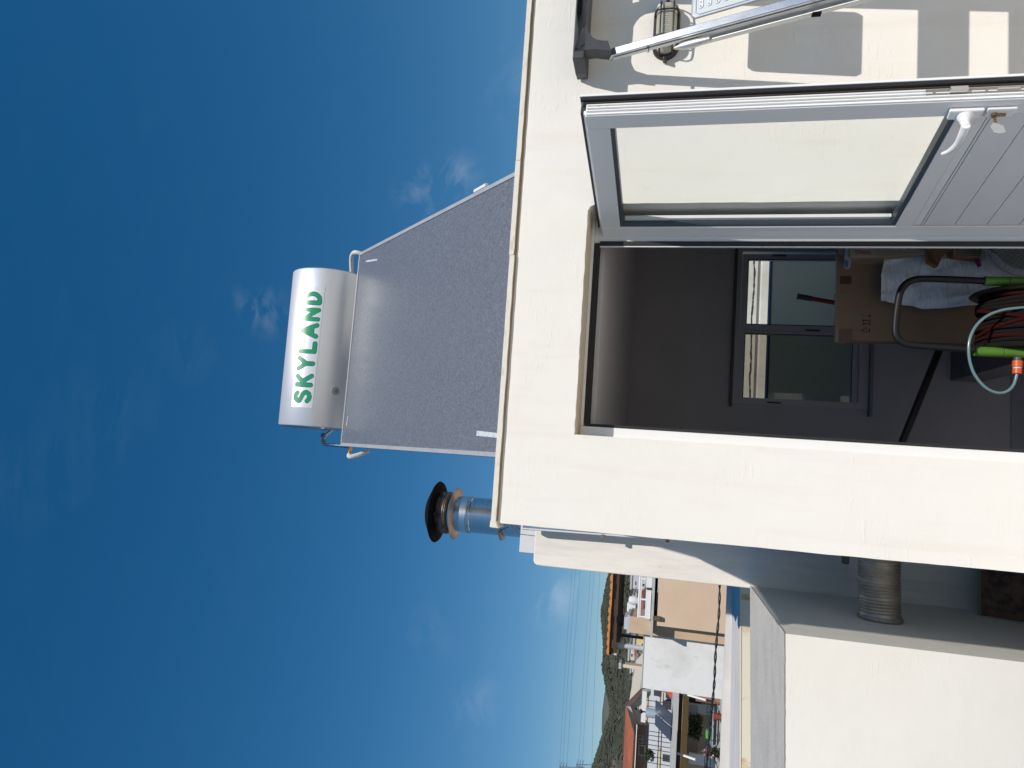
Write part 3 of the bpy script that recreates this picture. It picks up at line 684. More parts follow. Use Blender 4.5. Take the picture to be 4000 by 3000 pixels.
MB().tube(smoothpath([cb+PE*-.055, cb+PE*-.072+PG*.015, cb+PE*-.05+PG*.05+PN*-.06, cb+PE*-.02+PG*.06+PN*-.12], 5), .017, 10).build('insulated_pipe', INSUL, heater, smooth=True)
ws = at(1855, 742, 1.0); MB().tube([at(1856, 748, .75), at(1902, 722, .65)], .012, 8).build('insulated_pipe', mat('white_pipe', (.78, .78, .78), .5), heater)
# ================================================================== left part of the terrace: block, rear wall, duct
YF = 1.1
bf = at(3068, 2475, YF); bb = atx(2932, 2290, bf.x)
blk = thing('parapet_block', ((bf.x-1.6)/1, YF+.7, FLZ), 'broad cream rendered parapet block with a rough grey top in the lower left', 'parapet')
lf = at(3068, 3120, YF); lbk = at(2932, 3120, bb.y+.05)
zb_ = FLZ-.9
bb_bot = Vector((bb.x, bb.y, zb_))
mbk = MB()
T0, T1, T2, T3 = Vector((bf.x, YF, bf.z)), Vector((bb.x, bb.y, bb.z)), Vector((lbk.x, bb.y, lbk.z)), Vector((lf.x, YF, lf.z))
B0, B1, B2, B3 = [Vector((q.x, q.y, zb_)) for q in (T0, T1, T2, T3)]
mbk.quad([T0, T3, B3, B0]); mbk.quad([T1, T0, B0, B1]); mbk.quad([T3, T2, B2, B3]); mbk.quad([T2, T1, B1, B2])
mbk.build('block_body', CREAM2, blk)
# rough top sheet, finely wavy at its edges
tp = MB(); n_ = 60; gridt = []
for i in range(n_+1):
    row = []
    for j in range(13):
        a_ = T0.lerp(T3, i/n_); b2 = T1.lerp(T2, i/n_); q = a_.lerp(b2, j/12)
        e = .0025*noise.noise(q*30)
        if j == 0: q = q + Vector((0, -.004+e, 0))
        if i == 0: q = q + Vector((.004+e, 0, 0))
        row.append(len(tp.v)); tp.v.append((q.x, q.y, q.z+.004+.0035*noise.noise(q*14)*(1 if 0 < j < 12 else .3)))
    gridt.append(row)
for i in range(n_):
    for j in range(12): tp.f.append((gridt[i][j], gridt[i+1][j], gridt[i+1][j+1], gridt[i][j+1])); tp.mi.append(0)
tp.build('block_top', GRIT, blk, smooth=True)
# rear wall between block and house (its top-left corner is chamfered)
YB = bb.y+.004
def RB(px, py): return at(px, py, YB)
rw = thing('rear_wall', (-.7, YB+.1, FLZ), 'tall narrow grey streaked wall with a rounded top beside the stair house', 'wall')
pts = [RB(2106, 2068), RB(2087, 2090)]
tl = RB(2085, 2200); xl = RB(2500, 2252).x
xr = RB(2500, 2088).x
zt = RB(2086, 2150).z
pr = [(xr, YB, zt), (xl+.035, YB, zt), (xl+.012, YB, zt-.010), (xl+.002, YB, zt-.032), (xl, YB, zt-.07), (xl, YB, zb_), (XL-.002, YB, zb_), (XL-.002, YB, 1.35), (xr, YB, 1.35)]
MB().prism(pr, (0, .16, 0)).build('wall_body', MARBLE, rw, bev=.008)
# galvanised mast beside the rear wall, white conduit clamped to it
mast = thing('galvanised_post', (xr+.02, YB-.25, FLZ), 'narrow galvanised post with reflected sky blue in its colour at the corner of the stair house', 'post')
YM = 2.37
mx0 = at(2500, 2092, YM).x
MB().prism([at(2042, 2069, YM), at(2660, 2113, YM), at(3300, 2167, YM), at(3300, 2110, YM), at(2042, 2020, YM)], (0, .05, 0)).build('post_body', GALV, mast)
cd = thing('conduit', (mx0, YM, FLZ), 'thin white conduit running up the galvanised post', 'conduit')
MB().tube([at(2036, 2064, YM-.01), at(2660, 2111, YM-.01), at(3300, 2165, YM-.01)], .0065, 8).build('conduit_pipe', mat('conduit_white', (.70, .70, .70), .5), cd, smooth=True)
for q in ((2355, 2094), (2608, 2109)):
    c = at(*q, YM-.02); MB().box(c.x-.018, c.x+.012, YM-.03, YM, c.z-.013, c.z+.013).build('pipe_clamp', mat('worn_clamp', (.25, .17, .12), .5, .5), cd, bev=.003)
# cabinet on top of the rear wall
c0 = at(2034, 2062, YB+.25); c1 = at(2034, 2157, YB+.25); c2 = at(2092, 2157, YB+.25)
cab = tag(MB().box(c1.x, c0.x+.05, YB+.25, YB+.6, c2.z-.1, c0.z-.0).build('roof_cabinet', mat('cabinet_grey', (.62, .63, .65), .6, bump=[(50, .001, (1, 1, .2))]), None, bev=.004), 'light grey box standing behind the top of the rear wall', 'box')
B('support_wall', WHITEW, rw, c1.x+.02, XL-.005, YB+.165, YB+.8, zb_, c2.z-.1)
# chimney
YC = 3.0; cxm = (at(1850, 1943, YC).x+at(1850, 2081, YC).x)/2; RC = .155
def cz(px): return at(px, 2010, YC).z
chim = thing('flue_pipe', (cxm, YC, 2.0), 'stainless steel flue pipe with a sooty black rain cap', 'chimney')
z_s = cz(1795)
MB().lathe([(RC, 2.0), (RC, z_s), (RC*.97, z_s+.002), (RC*.97, cz(1765))], (cxm, YC, 0), 48).build('pipe', STEEL, chim, smooth=True)
for pxb in (1838, 1846):
    MB().lathe([(RC+.001, -.012), (RC+.008, -.006), (RC+.008, .006), (RC+.001, .012)], (cxm, YC, cz(pxb)), 48).build('pipe_band', STEEL, chim, smooth=True)
MB().lathe([(RC+.001, -.03), (RC+.005, -.028), (RC+.005, .028), (RC+.001, .03)], (cxm, YC, cz(1822)), 48).build('pipe_sleeve', mat('bright_sleeve', (.70, .70, .69), .3, 1.0), chim, smooth=True)
zr = cz(1795)
MB().lathe([(RC+.002, -.02), (RC+.07, .005), (RC+.075, .012), (RC+.004, .0)], (cxm, YC, zr+.02), 48).build('lower_cone', mat('pinkish_steel', (.52, .42, .36), .4, .8), chim, smooth=True)
MB().lathe([(.13, zr+.02), (.13, cz(1742))], (cxm, YC, 0), 40).build('inner_collar', SOOT, chim, smooth=True)
z1c = cz(1757); z2c = cz(1722)
MB().lathe([(.160, z1c-.01), (.182, z1c), (.182, z2c-.008), (.178, z2c)], (cxm, YC, 0), 48).build('cowl_band', STEEL_S, chim, smooth=True)
for zq in (z1c+.012, (z1c+z2c)/2): MB().lathe([(.183, -.004), (.187, 0), (.183, .004)], (cxm, YC, zq), 48).build('cowl_ring', STEEL_S, chim, smooth=True)
zcap = cz(1712)
MB().lathe([(.10, zcap-.06), (.16, zcap-.02), (.262, zcap-.005), (.270, zcap+.006), (.262, zcap+.014), (.15, zcap+.075), (.0, zcap+.10)], (cxm, YC, 0), 56).build('rain_cap', SOOT, chim, smooth=True)
for k in range(3):
    a = k*2.1+.5; o = MB().box(-.012, .012, -.003, .003, 0, zcap-z2c+.02).build('cap_strut', STEEL_S, chim)
    o.location = Vector((cxm+.17*cos(a), YC+.17*sin(a), z2c-.02)) - chim.location
zd = at(1962, 2075, YC).z
MB().lathe([(RC+.001, -.022), (RC+.034, -.014), (RC+.038, .0), (RC+.001, .012)], (cxm-.004, YC, zd), 40).build('storm_collar', mat('collar_grey', (.30, .28, .27), .45, .8), chim, smooth=True)
wre = thing('stay_wires', (cxm-.1, YC-.1, zd-.2), 'loose dark stay wires below the collar of the flue pipe', 'wire')
MB().tube(smoothpath([at(1948, 2080, 2.8), at(1962, 2068, 2.7), at(1988, 2058, 2.6)], 5), .003, 6).build('wire', SOOT, wre)
for (a_, b2, c_) in (((1996, 2046), (2001, 2056), (2006, 2062)), ((2010, 2050), (2014, 2066), (2021, 2073)), ((2020, 2052), (2024, 2062), (2032, 2068))):
    MB().tube(smoothpath([at(*a_, 2.6), at(*b_2, 2.6) if False else at(*b2, 2.6), at(*c_, 2.6)], 5), .004, 6).build('wire', STEEL_S, wre)
# flexible duct from the house side wall to the block
dC = atx(3437, 2420, bf.x); dY = dC.y
duct = thing('flexible_duct', (bf.x+.25, dY, dC.z), 'ribbed flexible metal duct bridging from the stair house to the parapet block', 'duct')
RDU = .118
dd = MB(); pth = []; rads = []
nD = 150
for i in range(nD+1):
    t = i/nD; x = bf.x-.01 + (IX-.05-bf.x)*t
    c = Vector((x, dY, dC.z + .010*sin(t*3.0) - .03*t*0))
    pth.append(c); rads.append(RDU + .0028*sin(i*2*pi/4.2) + .003*noise.noise(Vector((x*9, 0, 0))))
dd.tube(pth, rads, 32); dd.build('duct_tube', FLEX, duct, smooth=True)
MB().lathe([(RDU+.002, 0), (RDU+.010, .004), (RDU+.014, .012), (RDU-.002, .035)], (bf.x+.001, dY, dC.z), 32, 'x').build('sealant_collar', mat('foil_sealant', (.42, .40, .37), .4, .6, var=[(30, (.30, .28, .25), .4, .7)], bump=[(40, .006, (1, 1, 1))]), duct, smooth=True)
# soffit bracket peeking out above the duct
br = at(3302, 2184, 1.9); tag(MB().box(br.x-.03, br.x+.05, 1.88, 1.92, br.z-.02, br.z+.02).build('wall_bracket', BLACKP, None, bev=.006), 'small dark bracket poking out above the flexible duct', 'bracket')
# rusty sheet at the bottom of the gap
rs = at(3868, 2310, YB-.35)
rst = thing('rusty_sheet', (rs.x, YB-.3, rs.z-.4), 'rusty brown metal sheet in the dark bottom of the gap', 'metal sheet')
MB().obox((bf.x+.004, YB-.35, rs.z-.42), (.75, 0, 0), (0, .02, 0), (0, .16, .42)).build('sheet', RUST, rst)
MB().tube([(bf.x+.01, YB-.20, rs.z+.004), (-.1, YB-.20, rs.z+.012)], .011, 10).build('sheet_edge_pipe', mat('pale_edge', (.20, .18, .15), .7), rst, smooth=True)
# ================================================================== bulkhead lamp
LY = -.06
la = at(2552, 122, -.02); lb_ = at(2655, 122, -.02); lc = at(2606, 10, -.02); ld = at(2600, 230, -.02)
LC = Vector(((lc.x+ld.x)/2, 0, (la.z+lb_.z)/2)); LH = (lc.x-ld.x)/2*.98; LV = abs(la.z-lb_.z)/2*1.0
lamp = thing('bulkhead_lamp', (LC.x, 0, LC.z), 'oval bulkhead wall lamp with ribbed glass behind a dark wire guard', 'lamp')
def stad(hx_, hv, y, n=14):
    st = hx_-hv; res = []
    for i in range(n+1): a = -pi/2+pi*i/n; res.append(Vector((LC.x+st+hv*cos(a), y, LC.z+hv*sin(a))))
    for i in range(n+1): a = pi/2+pi*i/n; res.append(Vector((LC.x-st+hv*cos(a), y, LC.z+hv*sin(a))))
    return res
def loft(rings):
    m = MB(); idx = []
    for r in rings: idx.append(len(m.v)); m.v += [tuple(q) for q in r]
    k = len(rings[0])
    for a_, b2 in zip(idx, idx[1:]):
        for i in range(k): j = (i+1) % k; m.f.append((a_+i, a_+j, b2+j, b2+i)); m.mi.append(0)
    m.f.append(tuple(idx[-1]+i for i in range(k))); m.mi.append(0)
    m.f.append(tuple(idx[0]+i for i in reversed(range(k)))); m.mi.append(0)
    return m
loft([stad(LH, LV, -.001), stad(LH, LV, -.022), stad(LH-.006, LV-.006, -.030), stad(LH-.016, LV-.016, -.032)]).build('lamp_base', LAMPB, lamp, smooth=True)
gr = []
for i in range(9):
    t = i/8; a = t*pi/2; sh = .014+.030*(1-cos(a)); gr.append(stad(LH-sh, LV-sh*.9, -.0325-.040*sin(a)))
gls = loft(gr)
gls_o = gls.build('lamp_glass', LAMPG, lamp, smooth=True)
st = LH-LV
nr_ = 17
for i in range(nr_):
    x = -st-.006 + (2*st+.012)*i/(nr_-1); hv = LV-.016; p = []
    for k in range(9):
        a = pi*k/8; p.append(Vector((LC.x+x, -.0335-.040*sin(a)**.8, LC.z+hv*cos(a)*.97)))
    MB().tube(p, .0022, 6).build('glass_rib', LAMPG, gls_o, smooth=True)
for s_ in (-1, 1):
    for k in range(9):
        a = (-80+160*k/8); ar = radians(a); d = Vector((s_*cos(ar), 0, sin(ar)))
        c = Vector((LC.x+s_*st, 0, LC.z)); p = [c+d*(LV-.018)+Vector((0, -.036, 0)), c+d*(LV-.030)+Vector((0, -.058, 0)), c+d*(LV-.046)+Vector((0, -.070, 0))]
        MB().tube(p, .0018, 5).build('glass_rib', LAMPG, gls_o, smooth=True)
def cage(pts, r=.0038): MB().tube(smoothpath(pts, 5), r, 8).build('guard_bar', LAMPB, lamp, smooth=True)
for zq in (-.030, .026):
    cage([(LC.x-LH+.012, -.030, LC.z+zq), (LC.x-LH+.022, -.070, LC.z+zq), (LC.x-st, -.086, LC.z+zq), (LC.x+st, -.086, LC.z+zq), (LC.x+LH-.022, -.070, LC.z+zq), (LC.x+LH-.012, -.030, LC.z+zq)])
for xq in (-.055, .062):
    cage([(LC.x+xq, -.028, LC.z-LV+.004), (LC.x+xq, -.066, LC.z-LV+.010), (LC.x+xq, -.082, LC.z-LV*.55), (LC.x+xq, -.084, LC.z), (LC.x+xq, -.082, LC.z+LV*.55), (LC.x+xq, -.066, LC.z+LV-.010), (LC.x+xq, -.028, LC.z+LV-.004)])
for s_ in (-1, 1):
    MB().box(LC.x+s_*(LH+.006)-.010, LC.x+s_*(LH+.006)+.010, -.036, -.004, LC.z-.009, LC.z+.009).build('screw_lug', LAMPB, lamp, bev=.004)
    MB().tube([(LC.x+s_*(LH+.012), -.040, LC.z), (LC.x+s_*(LH+.012), -.020, LC.z)], .006, 10).build('lug_screw', LAMPB, lamp, smooth=True)
# ================================================================== step ladder leaning on the facade
lad = thing('step_ladder', (1.9, -.6, FLZ), 'folded aluminium step ladder with a dark grey plastic top leaning against the cream wall', 'ladder')
sl_ = .376; X0L = 1.728; X1L = 2.10
def LD(x, z, off=0):
    """point on the ladder's front plane at height z; off = away from the wall, square to the plane"""
    y = -.055 - sl_*(2.106-z); n = Vector((0, -1, -sl_)).normalized(); return Vector((x, y, z)) + n*off
def lrail(name, x0, x1, z0, z1, o0, o1, m, dx=0):
    a0 = LD(x0, z0, o0); e = LD(x0+dx, z1, o0)-a0; mbx = MB()
    mbx.obox(a0, (x1-x0, 0, 0), LD(x0, z0, o1)-LD(x0, z0, o0), e); return mbx.build(name, m, lad, bev=.0022)
lrail('front_rail', X0L-.012, X0L+.022, FLZ, 1.95, -.014, .034, ALU, .012)
lrail('front_rail', X1L+.02, X1L+.044, FLZ, 1.95, -.010, .024, ALU, -.012)
lrail('rear_rail', X0L-.030, X0L-.006, FLZ+.04, 1.60, -.060, -.028, ALU_D, .010)
lrail('rear_rail', X1L+.035, X1L+.059, FLZ+.04, 1.60, -.060, -.028, ALU_D, -.010)
# side channel face (paler lower lip of the rail)
lrail('rail_lip', X0L-.0155, X0L-.0125, FLZ, 1.93, -.012, .014, ALU_D, .012)
for (z_, o_) in ((1.78, .006), (1.40, -.045)):
    p = LD(X0L-.012+.006, z_, o_); MB().tube([p+Vector((-.012, 0, 0)), p], .010 if z_ < 1.6 else .006, 14).build('rivet', BLACKP if z_ < 1.6 else ALU, lad, smooth=True)
p = LD(X0L-.022, 1.13, -.044); MB().box(p.x-.006, p.x, p.y-.012, p.y+.012, p.z-.016, p.z+.016).build('rail_slot', SOOT, lad)
# pivot bracket bulge where the rear rail meets the front
pv = [LD(X0L-.020, z_, -.020) for z_ in (1.66, 1.62, 1.57, 1.52)]
MB().tube(pv, [.006, .017, .017, .010], 12).build('pivot_bracket', ALU_D, lad, smooth=True)
# folded platform with pressed dots
pz0, pz1 = 1.285, 1.605; px0, px1 = X0L+.075, X1L-.01
def ppl(u, v, off): return LD(px0+(px1-px0)*u, pz0+(pz1-pz0)*v, off)
cs = .05
loopuv = [(cs, 0), (1-cs, 0), (1, cs), (1, 1-cs), (1-cs, 1), (cs, 1), (0, 1-cs), (0, cs)]
pm = MB(); 
nvec = Vector((0, -1, -sl_)).normalized()
pxy = []
for (u, v) in loopuv: pxy.append(ppl(u, v, -.008))
pm.prism(pxy, nvec*.016); plat = pm.build('platform', mat('blue_grey_aluminium', (.42, .455, .49), .5, .25, var=[(18, (.36, .39, .43), .5, .7)]), lad, bev=.004)
ridge_l = [ppl(u*.92+.04, v*.92+.04, .0095) for (u, v) in loopuv] ; MB().tube(ridge_l+[ridge_l[0]], .0025, 6).build('platform_rim', MATS['blue_grey_aluminium'], plat, smooth=True)
for i in range(9):
    v = .10+.10*i
    for (u0, u1) in ((.12, .44), (.52, .88)):
        pp = []
        for q_ in range(12):
            an_ = 2*pi*q_/12; du = .030*cos(an_); dv = .028*sin(an_)
            pp.append(ppl((u1-.03 if cos(an_) > 0 else u0+.03)+du, v+dv, .008))
        MB().prism(pp, nvec*.004).build('tread_pad', mat('pad_aluminium', (.54, .57, .60), .5, .2), plat, bev=.001)
    for k in range(9):
        c = ppl((.15, .21, .27, .33, .41, .56, .65, .74, .84)[k], v, .0118); MB().tube([c, c+nvec*.0012], .0040, 8).build('tread_dot', mat('dot_grey', (.22, .24, .27), .5, .3), plat)
# steps
for (zs) in (1.055, .816, .577, .338, .10, -.14):
    a0 = LD(X0L+.014, zs-.055, -.02); MB().obox(a0, (X1L-X0L+.02, 0, 0), LD(0, zs, .012)-LD(0, zs, -.02), LD(X0L, zs+.055, -.02)-LD(X0L, zs-.055, -.02)).build('step', ALU, lad, bev=.003)
for s_ in (X0L-.004, X1L+.032):
    q = LD(s_, FLZ+.005, .006); MB().box(q.x-.018, q.x+.018, q.y-.03, q.y+.03, FLZ+.001, FLZ+.04).build('foot', BLACKP, lad, bev=.004)
# dark plastic top: tray-like bar with flared sockets and an opening for the hand
tz = 2.103
tpo = [(X0L-.03, -.012), (X0L-.035, -.07), (X0L-.022, -.176), (X1L+.05, -.176), (X1L+.063, -.07), (X1L+.058, -.012), (X1L-.0, -.012), (X1L-.02, -.022), (X0L+.055, -.022), (X0L+.03, -.012)]
tph = [[(X0L+.003, -.05), (X0L+.012, -.075), (X0L+.026, -.085), (X0L+.030, -.06), (X0L+.018, -.045)]]
plate_with_hole([(x, y, tz) for x, y in tpo], [[(x, y, tz) for x, y in h] for h in tph], (0, 0, -.050), 'ladder_top', BLACKP, lad, bev=.004)
YT0 = -.178
arm = [(145, -300), (105, 490), (300, 452), (436, 442), (470, 488), (452, 436), (430, 390), (380, 388), (330, 382), (285, 360), (250, 318), (230, 275), (222, 240), (228, 120), (243, 0), (262, -300)]
arm = [(145, -300), (105, 490), (300, 470), (462, 488), (430, 390), (380, 388), (330, 382), (285, 360), (250, 318), (230, 275), (222, 240), (228, 120), (243, 0), (262, -300)]
MB().prism([at(2200+x_/2.458, y_/2.458, YT0) for x_, y_ in arm], (0, .075, 0)).build('rail_socket', BLACKP, lad)
xm_ = (X0L+X1L+.03)/2
MB().prism([Vector((2*xm_-q.x, q.y, q.z)) for q in [at(2200+x_/2.458, y_/2.458, YT0) for x_, y_ in arm]], (0, .05, 0)).build('rail_socket', BLACKP, lad, bev=.003)
# ================================================================== things inside the doorway
# big carton
KY = 1.1
k0 = at(3262, 1345, KY); kz = k0.z; kx0 = at(3600, 1345, KY).x; kx1 = kx0+.62
cart = thing('large_carton', (kx0+.3, KY+.2, FLZ), 'large brown cardboard carton with taped corners standing in front of the rear window', 'carton')
B('carton_body', CARD, cart, kx0, kx1, KY, KY+.045, FLZ, kz, bev=.004)
def onc(px, py, m, name, pts, off=.002, par=cart):
    MB().prism([at(*q, KY-off) for q in pts], (0, off*.6, 0)).build(name, m, par)
onc(0, 0, TAPE, 'tape_strip', [(3257, 1149), (3372, 1147), (3376, 1158), (3256, 1162)], .002)
onc(0, 0, TAPE, 'tape_strip', [(3254, 1247), (3378, 1229), (3390, 1234), (3386, 1242), (3256, 1262)], .002)
onc(0, 0, mat('brown_tape', (.085, .05, .03), .4), 'tape_patch', [(3276, 1078), (3326, 1078), (3326, 1108), (3276, 1110)], .002)
onc(0, 0, mat('reddish_tape', (.13, .065, .045), .35), 'tape_patch', [(3266, 1288), (3330, 1284), (3328, 1312), (3330, 1338), (3262, 1342)], .002)
B('edge_tape', TAPE, cart, kx0-.002, kx1, KY-.0025, KY+.03, kz-.016, kz+.002)
B('corner_tape', mat('reddish_tape2', (.12, .06, .04), .4), cart, kx0-.002, kx0+.010, KY-.003, KY+.02, FLZ, kz-.017)
# printed handling marks: glass, two arrows over a bar, recycling triangle
mk = []
def stroke(pts, w=.0022, close=False):
    m_ = MB(); q = [at(*p, KY-.0012) for p in pts]
    if close: q.append(q[0])
    m_.tube(q, w, 4, flat=1); m_.v = [(x, min(max(y, KY-.0022), KY-.0006), z) for x, y, z in m_.v]
    m_.build('printed_mark', PRINT, cart)
stroke([(3398, 1249), (3398, 1271)]); stroke([(3370, 1252), (3394, 1252)]); stroke([(3372, 1265), (3394, 1265)])
stroke([(3376, 1248), (3369, 1252), (3376, 1256)]); stroke([(3376, 1261), (3369, 1265), (3376, 1269)])
stroke([(3398, 1229), (3398, 1240)]); stroke([(3372, 1234), (3398, 1234)]); stroke([(3372, 1229), (3366, 1234), (3372, 1239)])
stroke([(3366, 1291), (3384, 1280), (3388, 1300)], close=True); stroke([(3396, 1284), (3396, 1296)], .0030)
# parcels on the right
pc = thing('wrapped_parcel', (1.27, .95, .3), 'tall pale carton wrapped in creased clear film beside the door jamb', 'parcel')
q0 = at(3323, 1010, .95); q1 = at(3690, 985, .95)
MB().prism([at(3323, 900, .95), at(3318, 1004, .95), at(3480, 1004, .95), at(3590, 992, .95), at(3700, 976, .95), at(3700, 880, .95)], (0, .22, 0)).build('parcel_body', CARD_L, pc, bev=.006)
MB().prism([at(3336, 974, .948), at(3400, 982, .948), at(3404, 994, .948), at(3340, 990, .948)], (0, .001, 0)).build('red_marking', REDP, pc)
for k in range(3):
    MB().prism([at(3585+k*14, 956, .948), at(3595+k*14, 956, .948), at(3588+k*14, 974, .948), at(3578+k*14, 975, .948)], (0, .001, 0)).build('printed_mark', REDP, pc)
def film(name, xs, top, bot, Y, m, par, amp=.012, ny_=14, seed=0, back=.0):
    """creased sheet between two edges given in the picture, built at depth Y"""
    mb_ = MB(); n1 = len(xs)*6; idx = []
    def interp(arr, t):
        f = t*(len(arr)-1); i = min(int(f), len(arr)-2); return arr[i]+(arr[i+1]-arr[i])*(f-i)
    for i in range(n1+1):
        t = i/n1; row = []
        for j in range(ny_+1):
            s = j/ny_; px = interp(xs, t); py = interp(top, t)*(1-s)+interp(bot, t)*s
            p = at(px, py, Y); w = noise.turbulence(Vector((p.x*6+seed, p.z*6, 0)), 2, False)
            rd = abs(noise.noise(Vector((p.x*14+p.z*8+seed, p.z*3-p.x*5, 1))))
            p.y += -amp*(1.6*w+1.2*(1-rd)) + back*(2*abs(s-.5))**2
            row.append(len(mb_.v)); mb_.v.append(tuple(p))
        idx.append(row)
    for i in range(n1):
        for j in range(ny_): mb_.f.append((idx[i][j], idx[i+1][j], idx[i+1][j+1], idx[i][j+1])); mb_.mi.append(0)
    o = mb_.build(name, m, par, smooth=True); return o
film('clear_film', [3322, 3450, 3600, 3695], [945, 945, 945, 945], [1012, 1008, 996, 982], .93, WRAP, pc, .008, 10, 3)
oc = thing('torn_orange_box', (1.2, .9, .05), 'small torn orange cardboard box wedged between the wrapped parcels', 'box')
MB().prism([at(3628, 1020, .90), at(3664, 1041, .90), at(3680, 1005, .90), at(3700, 985, .90), at(3722, 975, .90), at(3715, 930, .90), at(3640, 930, .90), at(3625, 975, .90)], (0, .05, 0)).build('box_body', CARD_O, oc, bev=.004)
MB().prism([at(3625, 985, .89), at(3640, 978, .885), at(3664, 1041, .86), at(3628, 1022, .87)], (0, .004, 0)).build('box_flap', mat('dark_orange_card', (.20, .10, .04), .8), oc)
p2 = thing('film_wrapped_box', (1.25, .9, -.1), 'lower brown box wrapped in clear film above the white mesh dome', 'parcel')
MB().prism([at(3722, 930, .93), at(3724, 1000, .93), at(3830, 1004, .93), at(3845, 930, .93)], (0, .15, 0)).build('box_body', CARD_O, p2, bev=.004)
film('clear_film', [3715, 3760, 3800, 3850], [945]*4, [1000, 1012, 1008, 1005], .91, WRAP, p2, .010, 8, 9)
bagp = thing('plastic_sleeve', (1.23, 1.0, .62), 'folded blue and white plastic sleeve hanging over the carton top', 'plastic sleeve')
film('sleeve_film', [3272, 3295, 3318, 3330], [945]*4, [990, 1005, 1000, 985], .99, WRAP, bagp, .010, 8, 15)
MB().prism([at(3303, 960, .97), at(3296, 1045, .975), at(3308, 1053, .975), at(3322, 1045, .975), at(3326, 955, .97)], (0, .004, 0)).build('sleeve_card', mat('pale_blue_card', (.34, .38, .46), .5), bagp)
MB().prism([at(3300, 1015, .969), at(3299, 1042, .9735), at(3312, 1046, .9735), at(3314, 1018, .969)], (0, .001, 0)).build('blue_print', mat('blue_print', (.07, .14, .30), .5), bagp)
# white bag
wbag = tag(film('white_bag', [3436, 3450, 3475, 3520, 3604, 3700, 3832, 3893, 3960, 4060], [1080, 1020, 985, 975, 970, 970, 970, 1000, 1040, 1080], [1180, 1180, 1184, 1192, 1208, 1206, 1192, 1178, 1165, 1150], 1.02, PLASTICW, None, .020, 40, 21), 'crumpled white plastic bag draped over the front of the large carton', 'bag')
lblp = MB().prism([at(3800, 1010, .94), at(3820, 1045, .94), at(3835, 1038, .94), at(3826, 1008, .94)], (0, .002, 0)).build('magenta_label', PINK, wbag)
# white mesh dome
dm = thing('mesh_dome', (1.12, .72, -.2), 'round white wire mesh dome wrapped in clear film at the foot of the door jamb', 'mesh dome')
dc_ = at(4010, 940, .80); rdm = .185
me_ = MB(); idx = []
for i in range(13):
    row = []
    for j in range(49):
        a = 2*pi*j/48; f = (pi/2)*i/12
        row.append(len(me_.v)); me_.v.append((dc_.x+rdm*cos(a)*cos(f*.92), dc_.y-.11*sin(f), dc_.z+rdm*sin(a)*cos(f*.92)))
    idx.append(row)
for i in range(12):
    for j in range(48): me_.f.append((idx[i][j], idx[i][j+1], idx[i+1][j+1], idx[i+1][j])); me_.mi.append(0)
dmo = me_.build('wire_mesh', MESHW, dm); wf = dmo.modifiers.new('wire', 'WIREFRAME'); wf.thickness = .0032; wf.use_even_offset = False
MB().tube([Vector((dc_.x+rdm*cos(2*pi*k/40), dc_.y, dc_.z+rdm*sin(2*pi*k/40))) for k in range(41)], .005, 8, cap=False).build('rim_ring', MESHW, dm, smooth=True)
MB().lathe([(.0, -.02), (rdm*.8, -.02), (rdm*.8, .0), (0, .0)], (dc_.x, dc_.y, dc_.z), 32, 'y').build('dome_back', mat('dome_backing', (.22, .22, .21), .6), dm)
MB().lathe([(.0, -.118), (.03, -.116), (.036, -.108), (.036, -.10)], (dc_.x, dc_.y, dc_.z), 24, 'y').build('hub_cap', MESHW, dm, smooth=True)
film('clear_film', [3840, 3900, 3960, 4040], [945]*4, [1060, 1085, 1095, 1105], .66, mat('clear_wrap2', (.6, .62, .62), .1, alpha=.12, bump=[(30, .01, (1, 1, 2))]), dm, .010, 10, 31)
# red broom handle with a black grip
rd = thing('red_pole', at(3250, 1185, 1.75), 'red metal pole with a black rubber grip standing behind the large carton', 'pole')
A_, B_ = at(3114, 1157, 1.75), at(3172, 1167, 1.75); D_ = (B_-A_).normalized()
MB().tube([A_, B_], .0175, 14).build('grip', BLACKP, rd, smooth=True); MB().tube([A_, A_+D_*.008], .021, 14).build('grip_end', BLACKP, rd, smooth=True)
MB().tube([B_, B_+D_*1.0], .0145, 14).build('pole_tube', REDM, rd, smooth=True)
# hose reel
HY = .36
reel = thing('hose_reel', (at(3900, 1240, HY).x, HY+.1, FLZ), 'garden hose reel with a black tube handle and lime green joints in the doorway', 'hose reel')
hpath = [(3860, 1098), (3720, 1092), (3620, 1089), (3572, 1093), (3540, 1108), (3520, 1134), (3510, 1170), (3500, 1240), (3497, 1290), (3504, 1318), (3522, 1336), (3550, 1346), (3600, 1351), (3700, 1358), (3830, 1367)]
MB().tube(smoothpath([at(*q, HY) for q in hpath], 5), .0155, 12).build('tube_handle', mat('black_tube', (.008, .008, .010), .5, spec=.25), reel, smooth=True)
def sleeve(p0, p1, r, gap):
    a, b = at(*p0, HY), at(*p1, HY); d = (b-a); m1 = a+d*.42
    MB().tube([a, m1], r, 16).build('green_sleeve', GREENP, reel, smooth=True, bev=.002)
    MB().tube([m1+d*.006, b], r, 16).build('green_sleeve', GREENP, reel, smooth=True, bev=.002)
sleeve((3843, 1098), (4070, 1102), .0205, 0); sleeve((3806, 1372), (4070, 1382), .0215, 0)
zdr = at(3838, 1130, HY).z
ax0 = at(3900, 1346, HY).x; ax1 = at(3900, 1132, HY).x; RDm = .20; zc0 = zdr-RDm
cyR = HY+.10
for (x_, w_) in ((ax1, .016), (ax0-.002, .018)):
    MB().lathe([(.02, -w_/2), (RDm-.01, -w_/2*1.0), (RDm, 0), (RDm-.01, w_/2), (.02, w_/2)], (x_, cyR, zc0+.005), 48, 'x').build('drum_flange', mat('black_flange', (.012, .011, .012), .45), reel, smooth=True)
